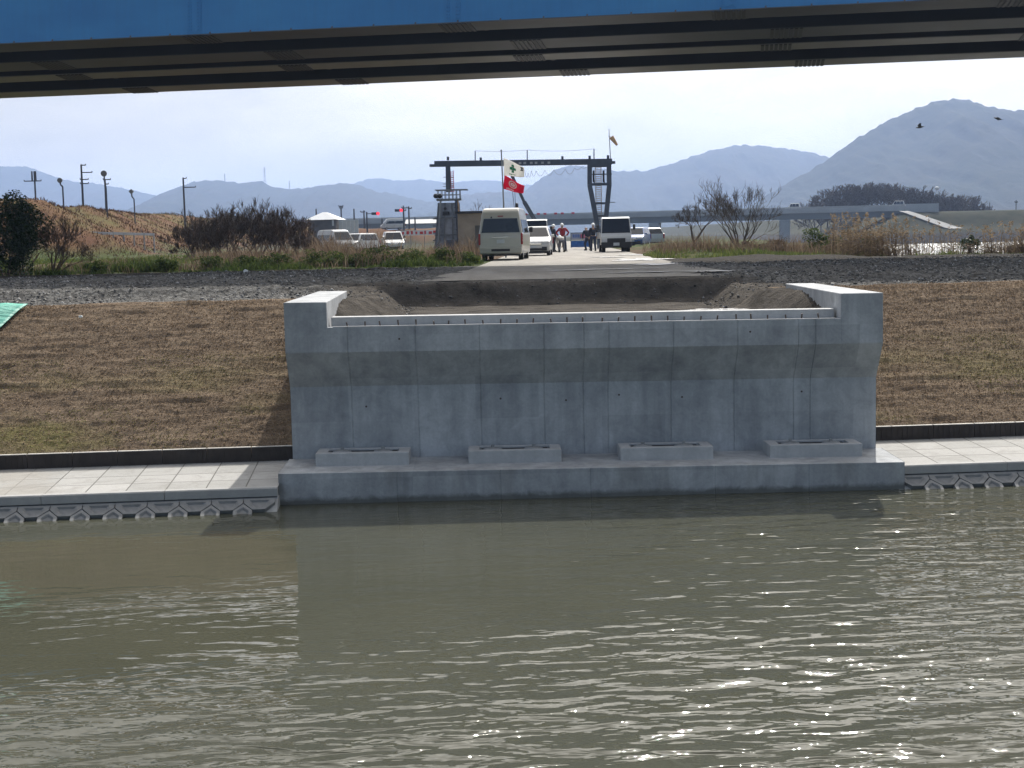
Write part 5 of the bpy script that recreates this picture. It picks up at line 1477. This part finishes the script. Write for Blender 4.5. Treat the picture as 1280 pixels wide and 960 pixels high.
# ------------------------------------------------------------------ plants
def blades(name, P, h, w, lean, tint, mat, parent=None, mid=.55):
    """one bent tapering blade per point: 5 vertices, a quad and a tip"""
    n = len(P); a = RNG.uniform(0, 2 * PI, n); b = a + RNG.uniform(-.6, .6, n)
    wx = np.cos(a) * w / 2; wy = np.sin(a) * w / 2
    la = RNG.uniform(0, 2 * PI, n); lx = np.cos(la) * lean * h; ly = np.sin(la) * lean * h
    V = np.zeros((n, 5, 3)); P = np.asarray(P)
    V[:, 0] = P; V[:, 1] = P; V[:, 0, 0] -= wx; V[:, 0, 1] -= wy; V[:, 1, 0] += wx; V[:, 1, 1] += wy
    m = P.copy(); m[:, 0] += lx * .3; m[:, 1] += ly * .3; m[:, 2] += h * mid
    V[:, 2] = m; V[:, 3] = m; V[:, 2, 0] += wx * .8; V[:, 2, 1] += wy * .8; V[:, 3, 0] -= wx * .8; V[:, 3, 1] -= wy * .8
    V[:, 4] = P; V[:, 4, 0] += lx; V[:, 4, 1] += ly; V[:, 4, 2] += h * np.sqrt(np.clip(1 - lean ** 2 * .5, .2, 1))
    i = np.arange(n)[:, None] * 5
    F3 = np.concatenate([i + np.array([[0, 1, 2]]), i + np.array([[0, 2, 3]]), i + np.array([[3, 2, 4]])], 0)
    return np_mesh(name, V.reshape(-1, 3), F3, mat, parent, attrs={'tint': np.repeat(tint, 5)})


def leaves(name, P, size, tint, mat, parent=None, asp=.5, droop=0):
    n = len(P); P = np.asarray(P)
    d = RNG.normal(size=(n, 3)); d[:, 2] = d[:, 2] * .7 - droop; d /= np.linalg.norm(d, axis=1)[:, None]
    e = RNG.normal(size=(n, 3)); e -= (e * d).sum(1)[:, None] * d; e /= np.linalg.norm(e, axis=1)[:, None]
    s = np.asarray(size)[:, None]
    V = np.stack([P - d * s * .5, P + e * s * asp * .5, P + d * s * .5, P - e * s * asp * .5], 1)
    F4 = np.arange(n * 4).reshape(n, 4)
    return np_mesh(name, V.reshape(-1, 3), F4, mat, parent, attrs={'tint': np.repeat(tint, 4)})


def gzv(X, Y): return ground_z(X, Y, True)


def scatter(n, x0, x1, y0, y1, keep=None):
    X = RNG.uniform(x0, x1, n); Y = RNG.uniform(y0, y1, n)
    if keep is not None:
        k = RNG.uniform(0, 1, n) < keep(X, Y); X, Y = X[k], Y[k]
    return X, Y


def PX(X, Y): return 640 + X / Y * F


def stuff_blades(name, X, Y, h, w, lean, tint, mat):
    Z = gzv(X, Y) - .02
    o = blades(name, np.stack([X, Y, Z], -1), h, w, lean, tint, mat); return tag(o, kind='stuff')


clump = lambda X, Y, s, k: fbm(X * s, Y * s, 3, k)
# left side: dry brown weeds behind, green weeds in front
X, Y = scatter(60000, -34, 1.5, 52.5, 72, lambda X, Y: np.clip(.35 + clump(X, Y, .35, 300) * 2.2, 0, 1) * (X < road_x(Y) - 4.2) * sstep(52.0, 54, Y) * np.where(PX(X, Y) < 250, .5 * (Y < 60), 1))
hh = np.clip(.62 + clump(X, Y, .22, 310) * .9, .25, 1.1) * RNG.uniform(.55, 1.25, len(X)) * np.interp(PX(X, Y), [200, 260, 370, 420, 600], [.55, .9, .95, 1.35, 1.35]) * sstep(51.0, 56, Y)
stuff_blades('dry_weeds', X, Y, hh + .1, RNG.uniform(.012, .035, len(X)), RNG.uniform(.1, .8, len(X)), np.clip(RNG.normal(.45, .25, len(X)), 0, 1), M['weed_dry'])
X, Y = scatter(70000, -32, 0.5, 50.6, 58, lambda X, Y: np.clip(.22 + clump(X, Y, .6, 320) * 2.6, 0, 1) * (X < road_x(Y) - 3.6) * sstep(51.0, 52.6, Y + clump(X, Y, .8, 325)))
hh = np.clip(.26 + clump(X, Y, .5, 330) * .5, .06, .6) * RNG.uniform(.5, 1.3, len(X)) * sstep(50.3, 53.5, Y)
stuff_blades('green_weeds', X, Y, hh + .05, RNG.uniform(.02, .05, len(X)), RNG.uniform(.2, 1.0, len(X)), np.clip(RNG.normal(.42, .25, len(X)) + clump(X, Y, .4, 340) * .5, 0, 1), M['weed_green'])
X, Y = scatter(26000, -34, -14, 60, 100, lambda X, Y: np.clip(.5 + clump(X, Y, .25, 350) * 2, 0, 1) * (levee_z(X, Y) < 3.6))
stuff_blades('meadow_grass', X, Y, RNG.uniform(.1, .35, len(X)), RNG.uniform(.03, .06, len(X)), RNG.uniform(.2, .9, len(X)), np.clip(RNG.normal(.6, .22, len(X)), 0, 1), M['weed_green'])
# levee grass: ragged skin of dry tufts
X, Y = scatter(120000, -75, -22, 70, 230, lambda X, Y: (levee_z(X, Y) > 3.3) * np.clip(1.25 - (Y - 70) / 200, .2, 1))
lz = levee_z(X, Y)
stuff_blades('levee_grass', X, Y, RNG.uniform(.08, .26, len(X)) * (1 + .6 * (clump(X, Y, .15, 360) > .12)), RNG.uniform(.04, .08, len(X)), RNG.uniform(.3, 1.1, len(X)), np.clip(RNG.normal(.35, .2, len(X)) + clump(X, Y, .06, 370) * .8 + sstep(140, 190, Y) * .35, 0, 1), M['levee_grass'])
# right side: short bright grass, brown weeds, tall reeds
X, Y = scatter(52000, 4, 36, 57, 68, lambda X, Y: np.clip(.6 + clump(X, Y, .5, 380) * 2, 0, 1) * (X > road_x(Y) + 3.3) * sstep(58.5, 60.2, Y + clump(X, Y, .7, 385) * 1.2))
stuff_blades('green_grass', X, Y, RNG.uniform(.06, .26, len(X)) * (1 + .8 * (clump(X, Y, .4, 390) > .15)), RNG.uniform(.02, .05, len(X)), RNG.uniform(.2, 1.0, len(X)), np.clip(RNG.normal(.68, .2, len(X)), 0, 1), M['weed_green'])
X, Y = scatter(46000, 5, 40, 62.5, 84, lambda X, Y: np.clip(.30 + clump(X, Y, .3, 400) * 2.2, 0, 1) * (X > road_x(Y) + 4) * (PX(X, Y) < 1330))
hh = np.clip(.65 + clump(X, Y, .25, 410) * .9, .15, 1.2) * RNG.uniform(.5, 1.2, len(X)) * (1 - .5 * (PX(X, Y) > 1090))
stuff_blades('dry_weeds', X, Y, hh, RNG.uniform(.015, .04, len(X)), RNG.uniform(.1, .8, len(X)), np.clip(RNG.normal(.4, .22, len(X)), 0, 1), M['weed_dry'])
X, Y = scatter(4200, 13, 26, 60.4, 65.5, lambda X, Y: sstep(1020, 1075, PX(X, Y)) * np.clip(.4 + clump(X, Y, .5, 420) * 2.2, 0.08, 1))
hr = RNG.uniform(.7, 2.0, len(X)) * np.where(RNG.uniform(0, 1, len(X)) < .28, 1.0, .62) * np.where(PX(X, Y) > 1180, .75, 1)
Z = gzv(X, Y)
o = blades('reeds', np.stack([X, Y, Z], -1), hr, np.full(len(X), .026), RNG.uniform(.02, .22, len(X)), np.clip(RNG.normal(.4, .2, len(X)), 0, 1), M['reed'], mid=.6)
tag(o, kind='stuff')
# reed plumes and hanging dry leaves
k = hr > 1.05
Xp, Yp, Zp = X[k], Y[k], Z[k] + hr[k] * .97
rp = 9
Pp = np.stack([np.repeat(Xp, rp) + RNG.normal(0, .035, len(Xp) * rp), np.repeat(Yp, rp) + RNG.normal(0, .035, len(Xp) * rp), np.repeat(Zp, rp) + RNG.uniform(-.20, .10, len(Xp) * rp)], -1)
o = leaves('reed_plumes', Pp, RNG.uniform(.08, .18, len(Pp)), np.clip(RNG.normal(.78, .15, len(Pp)), 0, 1), M['reed'], asp=.35); tag(o, kind='stuff')
rp = 5
Pp = np.stack([np.repeat(X, rp) + RNG.normal(0, .10, len(X) * rp), np.repeat(Y, rp) + RNG.normal(0, .1, len(X) * rp), np.repeat(Z, rp) + np.repeat(hr, rp) * RNG.uniform(.1, .85, len(X) * rp)], -1)
o = leaves('reed_leaves', Pp, RNG.uniform(.15, .38, len(Pp)), np.clip(RNG.normal(.45, .25, len(Pp)), 0, 1), M['reed'], asp=.10); tag(o, kind='stuff')


def leaf_shrub(name, px, D, rx, ry, rz_, n, size, mat, label, cat, group=None, tint=(.45, .25), cz=.5, stems=5, loc=None, clumps=16):
    p = loc if loc is not None else at_px(px, D)
    e = thing(name, p, 0, label, cat, group)
    ran = np.random.default_rng(int(abs(px) * 13 + D * 7))
    cc = ran.normal(size=(clumps, 3)); cc /= np.linalg.norm(cc, axis=1)[:, None]; cc *= ran.uniform(.35, .8, (clumps, 1))
    ci = ran.integers(0, clumps, n); q = ran.normal(size=(n, 3)); q /= np.linalg.norm(q, axis=1)[:, None]
    q *= ran.uniform(.55, 1, (n, 1)) ** .5 * ran.uniform(.22, .42, (clumps, 1))[ci]
    P = (cc[ci] + q) * np.array([rx, ry, rz_]); P[:, 2] += rz_ * cz + rz_ * .32
    P[:, 2] = np.maximum(P[:, 2], .03)
    tn = np.clip(ran.normal(tint[0], tint[1], n) + (ran.uniform(-.18, .18, clumps))[ci], 0, 1)
    leaves('foliage', P, ran.uniform(.6, 1.3, n) * size, tn, mat, e, asp=.55)
    mb = MB()
    for k in range(stems):
        c = cc[k] * np.array([rx, ry, rz_]) * .7; mb.tube((c[0] * .15, c[1] * .15, -.1), (c[0], c[1], max(.1, c[2] + rz_ * .6)), .03, .012, n=5)
    obj('stem', mb, M['bark'], e); return e


leaf_shrub('evergreen_bush', 4, 53.2, 1.68, 1.2, 1.80, 15000, .10, M['evergreen'], 'large dark evergreen bush at the left edge behind the gravel', 'bush', tint=(.40, .26), cz=.5, clumps=34)
ran = random.Random(21)
for k, (px, D, r, h, lab) in enumerate((
        (399, 54.6, .75, 0.44, 'dark green shrub below the silver minivan'), (436, 55.0, .8, 0.42, 'dark green shrub between the silver minivan and the red-lit signal'), (476, 54.6, .85, 0.47, 'dark green shrub below the white car behind the weeds'),
        (515, 54.8, .8, 0.42, 'dark green shrub left of the machine tower foot'), (556, 55.0, .7, 0.38, 'low dark green shrub in front of the machine tower'), (583, 55.1, .45, 0.32, 'smallest green shrub next to the beige van, below the shed'),
        (262, 53.8, .7, 0.36, 'low green shrub in front of the left end of the bare thicket'), (305, 53.8, .65, 0.34, 'low green shrub below the middle of the bare thicket'), (345, 54.0, .7, 0.38, 'low green shrub below the right end of the bare thicket'), (205, 53.6, .6, 0.32, 'low green shrub just left of the lone pole, by the gravel'), (120, 53.8, .55, 0.29, 'low green shrub right of the bare tree by the gravel'))):
    leaf_shrub('green_shrub', px, D, r, .6, h, 1500, .075, M['weed_green'], lab, 'shrub', 'green shrubs along the gravel', tint=(.34, .25), cz=.5)
for px, D, r, h, lab, m, tn in ((1014, 66, .85, .62, 'round green bush at the left end of the tall reeds', 'weed_green', (.38, .2)), (1042, 67, .6, .5, 'smaller green bush among the first reeds', 'weed_green', (.35, .2)), (972, 65, .95, .40, 'brown twiggy shrub left of the round green bush', 'weed_dry', (.25, .2)), (936, 66, .7, .34, 'brown twiggy shrub below the larger bare tree', 'weed_dry', (.3, .2)), (880, 67, .6, .3, 'low brown shrub below the smaller bare tree', 'weed_dry', (.35, .2)), (1085, 64, .55, .40, 'dark green clump inside the reeds by the river', 'weed_green', (.2, .15)), (1212, 61.6, .45, .36, 'dark green clump among the reeds in front of the bright river', 'evergreen', (.5, .2))):
    leaf_shrub('bush', px, D, r, .6, h, 1700, .08, M[m], lab, 'bush', 'bushes right of the road', tint=tn)


def grow(out, p, d, L, r, depth, ran, spread, up, kids, taper=.62):
    n = 3; q = p
    for i in range(n):
        d2 = (d + Vector((ran.uniform(-1, 1), ran.uniform(-1, 1), ran.uniform(-.6, .9) * up)) * .16).normalized()
        q2 = q + d2 * (L / n); ra = r * (1 - .35 * i / n); rb = r * (1 - .35 * (i + 1) / n)
        out.append((q, q2, ra, rb, depth)); q = q2; d = d2
        if depth > 0 and i > 0 or depth > 2 and i == 0 and ran.random() < .3:
            for c in range(kids if i == n - 1 else max(1, kids - 1)):
                a = Vector((ran.uniform(-1, 1), ran.uniform(-1, 1), ran.uniform(-.5, 1) * up)).normalized()
                grow(out, q, (d + a * spread).normalized(), L * ran.uniform(.5, .78), rb * taper, depth - 1, ran, spread, up, kids, taper)


def bare_tree(name, p, label, stems, H, seed, depth=4, spread=.75, r=.06, mat='bark', group=None, lean=(0, 0), fan=.5, kids=2, min_r=.006, cat='tree', trunk=0.0, twigs=0):
    ran = random.Random(seed); e = thing(name, p, 0, label, cat, group); segs = []
    base = Vector((0, 0, -.1))
    if trunk: segs.append((base, Vector((lean[0] * .1, 0, trunk)), r * 1.5, r * 1.2, 9)); base = Vector((lean[0] * .1, 0, trunk))
    for s in range(stems):
        a = 2 * PI * s / stems + ran.uniform(-.4, .4)
        d = Vector((math.cos(a) * fan + lean[0], math.sin(a) * fan * .8 + lean[1], 1)).normalized()
        grow(segs, base + Vector((ran.uniform(-.1, .1), ran.uniform(-.1, .1), 0)), d, H * ran.uniform(.36, .48), r, depth, ran, spread, 1.0, kids)
    zm = max(max(s[0].z, s[1].z) for s in segs); k = H / zm
    t_, c_ = MB(), MB()
    for a, b, ra, rb, dp in segs:
        (t_ if dp >= depth else c_).tube(a * k, b * k, max(ra, min_r), max(rb, min_r * .8), n=5 if dp >= depth else 3, caps=False)
    obj('trunk', t_, M[mat], e); obj('crown', c_, M[mat], e)
    if twigs:
        fine = [s for s in segs if s[4] <= 1]; ii = RNG.integers(0, len(fine), twigs); f_ = RNG.uniform(0, 1, twigs)
        A = np.array([tuple(s[0]) for s in fine])[ii] * k; B = np.array([tuple(s[1]) for s in fine])[ii] * k
        tw_ = blades('twigs', A + (B - A) * f_[:, None], RNG.uniform(.15, .5, twigs) * H / 3.2, np.full(twigs, min_r * 1.7), RNG.uniform(.2, 1.2, twigs), np.clip(RNG.normal(.4, .2, twigs), 0, 1), M['twig'], e); tw_['kind'] = 'stuff'
    return e


p = at_px(868, 86); bare_tree('bare_tree', p, 'smaller leafless tree in front of the far bridge, left of the larger bare tree', 2, 3.25, 5, 5, .85, .075, fan=.45, min_r=.010, group='bare trees before the far bridge', trunk=.5, twigs=350)
p = at_px(925, 80); bare_tree('bare_tree', p, 'larger leafless many-stemmed tree in front of the far bridge', 8, 4.05, 9, 4, .70, .05, fan=.62, min_r=.009, twigs=650, group='bare trees before the far bridge')
p = at_px(62, 54.0); bare_tree('bare_tree', p, 'leaning leafless tree spreading to the right of the dark evergreen bush', 5, 2.25, 17, 4, .7, .04, 'bark_red', lean=(.75, 0), fan=.55, min_r=.0075, twigs=900)
p = at_px(24, 56.5); bare_tree('bare_tree', p, 'leafless twigs rising behind the dark evergreen bush', 4, 2.6, 19, 4, .8, .035, 'bark_red', lean=(.3, 0), fan=.5, min_r=.008)
for k, (px, D, H, st, lab) in enumerate(((240, 84, 2.2, 6, 'leftmost low bush of the leafless thicket beside the lone pole'), (263, 86, 2.9, 7, 'second leafless bush of the thicket from the left'), (283, 84, 3.3, 7, 'tallest left part of the leafless thicket'), (303, 87, 3.1, 7, 'middle bush of the leafless thicket'), (322, 84, 3.0, 7, 'leafless bush just right of the thicket middle'), (343, 86, 3.5, 7, 'tallest right part of the leafless thicket'), (362, 85, 2.4, 6, 'rightmost bush of the leafless thicket'), (380, 82, 1.5, 6, 'low outlying leafless bush right of the thicket, below the small house'))):
    bare_tree('bare_bush', at_px(px, D), lab, st, H, 40 + k, 4, .9, .045, 'bark' if k % 3 else 'bark_red', fan=.75, min_r=.013, kids=2, twigs=2300, group='leafless thicket on the left', cat='bush')
# saplings behind the shed
p = at_px(598, 112); bare_tree('bare_tree', p, 'slim leafless sapling rising between the shed and the beige van', 2, 4.0, 71, 3, .6, .03, fan=.25, min_r=.012)

# bare wood on the far levee: each tree its own copy of three patterns
protos = []
tops = [(1010, 260), (1020, 254), (1030, 246), (1045, 236), (1060, 230), (1090, 226), (1110, 229), (1130, 232), (1150, 236), (1165, 241), (1175, 241), (1190, 239), (1205, 243), (1222, 254), (1232, 262)]
ran = random.Random(5)


def far_tree(seed):
    rn = random.Random(seed); segs = []
    for s in range(7):
        a = 2 * PI * s / 7 + rn.uniform(-.4, .4); grow(segs, Vector((0, 0, .22)), Vector((math.cos(a) * 1.0, math.sin(a) * 1.0, rn.uniform(.4, 1.2))).normalized(), .36, .016, 4, rn, .85, .8, 2, .7)
    zm = max(s[1].z for s in segs); mb = MB(); mb.tube((0, 0, -.1), (0, 0, .25), .025, .02, n=6)
    for a, b, ra, rb, dp in segs: mb.tube(a / zm, b / zm, max(ra, .008), max(rb, .006), n=3, caps=False)
    return mb


protos = [obj('woodland_tree', far_tree(s), M['bark_wood']) for s in (1, 2, 3)]
px = 1018; k = 0
names = ['first', 'second', 'third', 'fourth', 'fifth', 'sixth', 'seventh', 'eighth', 'ninth', 'tenth', 'eleventh', 'twelfth', 'thirteenth', 'fourteenth', 'fifteenth', 'sixteenth', 'seventeenth', 'eighteenth', 'nineteenth', 'twentieth', 'twenty-first', 'twenty-second', 'twenty-third', 'twenty-fourth', 'twenty-fifth', 'twenty-sixth', 'twenty-seventh', 'twenty-eighth']
while px < 1224:
    D = 452 + (k % 3) * 9 + ran.uniform(-2, 2)
    yt = float(np.interp(px, [a for a, b in tops], [b for a, b in tops])) + ran.uniform(-1, 2.5)
    b = U(px, 264, D=D); b.z = gz(b.x, b.y) - .2; tz = U(px, yt, D=D).z; H = tz - b.z
    o = protos[k] if k < 3 else protos[k % 3].copy()
    if k >= 3: COL.objects.link(o)
    o.location = b; s = max(8.5, H * 1.0) * ran.uniform(.9, 1.15); o.scale = (s, s, H); o.rotation_euler.z = ran.uniform(0, 6)
    tag(o, f'bare grey-brown woodland tree on the far levee, {names[k]} from the left in the wood', 'tree', 'bare wood on the far levee')
    px += 8.2; k += 1

# ------------------------------------------------------------------ loose stones and turf blades
def stones(name, X, Y, r, tint):
    n = len(X); Z = gzv(X, Y)
    base = np.array([[1, 0, 0], [0, 1, 0], [-1, 0, 0], [0, -1, 0], [0, 0, .75], [0, 0, -.6]], float)
    V = base[None] * r[:, None, None] * RNG.uniform(.6, 1.35, (n, 6, 1)); a = RNG.uniform(0, 2 * PI, n); c, s_ = np.cos(a)[:, None], np.sin(a)[:, None]
    x = V[..., 0] * c - V[..., 1] * s_; y = V[..., 0] * s_ + V[..., 1] * c
    V = np.stack([x + X[:, None], y + Y[:, None], V[..., 2] + (Z + r * .2)[:, None]], -1)
    f = np.array([[0, 1, 4], [1, 2, 4], [2, 3, 4], [3, 0, 4], [1, 0, 5], [2, 1, 5], [3, 2, 5], [0, 3, 5]])
    F3 = (np.arange(n)[:, None, None] * 6 + f[None]).reshape(-1, 3)
    return tag(np_mesh(name, V.reshape(-1, 3), F3, M['stone'], attrs={'tint': np.repeat(tint, 6)}), kind='stuff')


def on_gravel(X, Y):
    u_, v_ = bank_uv(X, Y); s_, d_ = ab_sd(X, Y)
    return (v_ > 8.35) * ~((np.abs(s_) < 5.3) & (d_ < 12)) * (np.abs(X - road_x(Y)) > 3.2) * np.clip(.75 + fbm(X * .5, Y * .5, 3, 600) * 2, .1, 1)


for x0, x1 in ((-17, -2.5), (4.5, 20)):
    X, Y = scatter(34000, x0, x1, 30, 49.5, on_gravel)
    stones('gravel', X, Y, RNG.gamma(2.0, .0085, len(X)).clip(.008, .055), np.clip(RNG.normal(.60, .20, len(X)), 0, 1))
X, Y = scatter(5000, -4.2, 7.4, 31, 37.4, lambda X, Y: (np.abs(ab_sd(X, Y)[0]) > 3.4) + (ab_sd(X, Y)[1] > 10.4) * .5)
stones('gravel', X, Y, RNG.gamma(2.0, .008, len(X)).clip(.008, .05), np.clip(RNG.normal(.45, .2, len(X)), 0, 1))
for a, b in ((ul - 10.5, ul), (ur, ur + 8.5)):
    n = 52000; u_ = RNG.uniform(a, b, n); v_ = RNG.uniform(3.05, 8.3, n)
    z_ = np.interp(v_, [2.96, 3.02, 7.0, 7.75, 8.1, 8.4, 8.6], [.60, .69, 2.68, 3.03, 3.155, 3.19, 3.10]) + sod(u_, v_) * sstep(2.96, 3.2, v_)
    tn = np.clip(RNG.normal(.45, .16, n) + fbm(u_ * .8, v_ * 2.4, 3, 700) * .5, 0, .86)
    tn = np.where((fbm(u_ * .5, v_ * 1.2, 3, 710) > .16) & (v_ < 6) & (RNG.uniform(0, 1, n) < .5), 1.0, tn)
    o = blades('turf_grass', np.stack([u_, v_, z_ - .01], -1), RNG.uniform(.015, .05, n), RNG.uniform(.012, .024, n), RNG.uniform(.6, 1.6, n), tn, M['turf_blade'])
    o.location = (B0.x, B0.y, 0); o.rotation_euler.z = BANK_A; tag(o, kind='stuff')
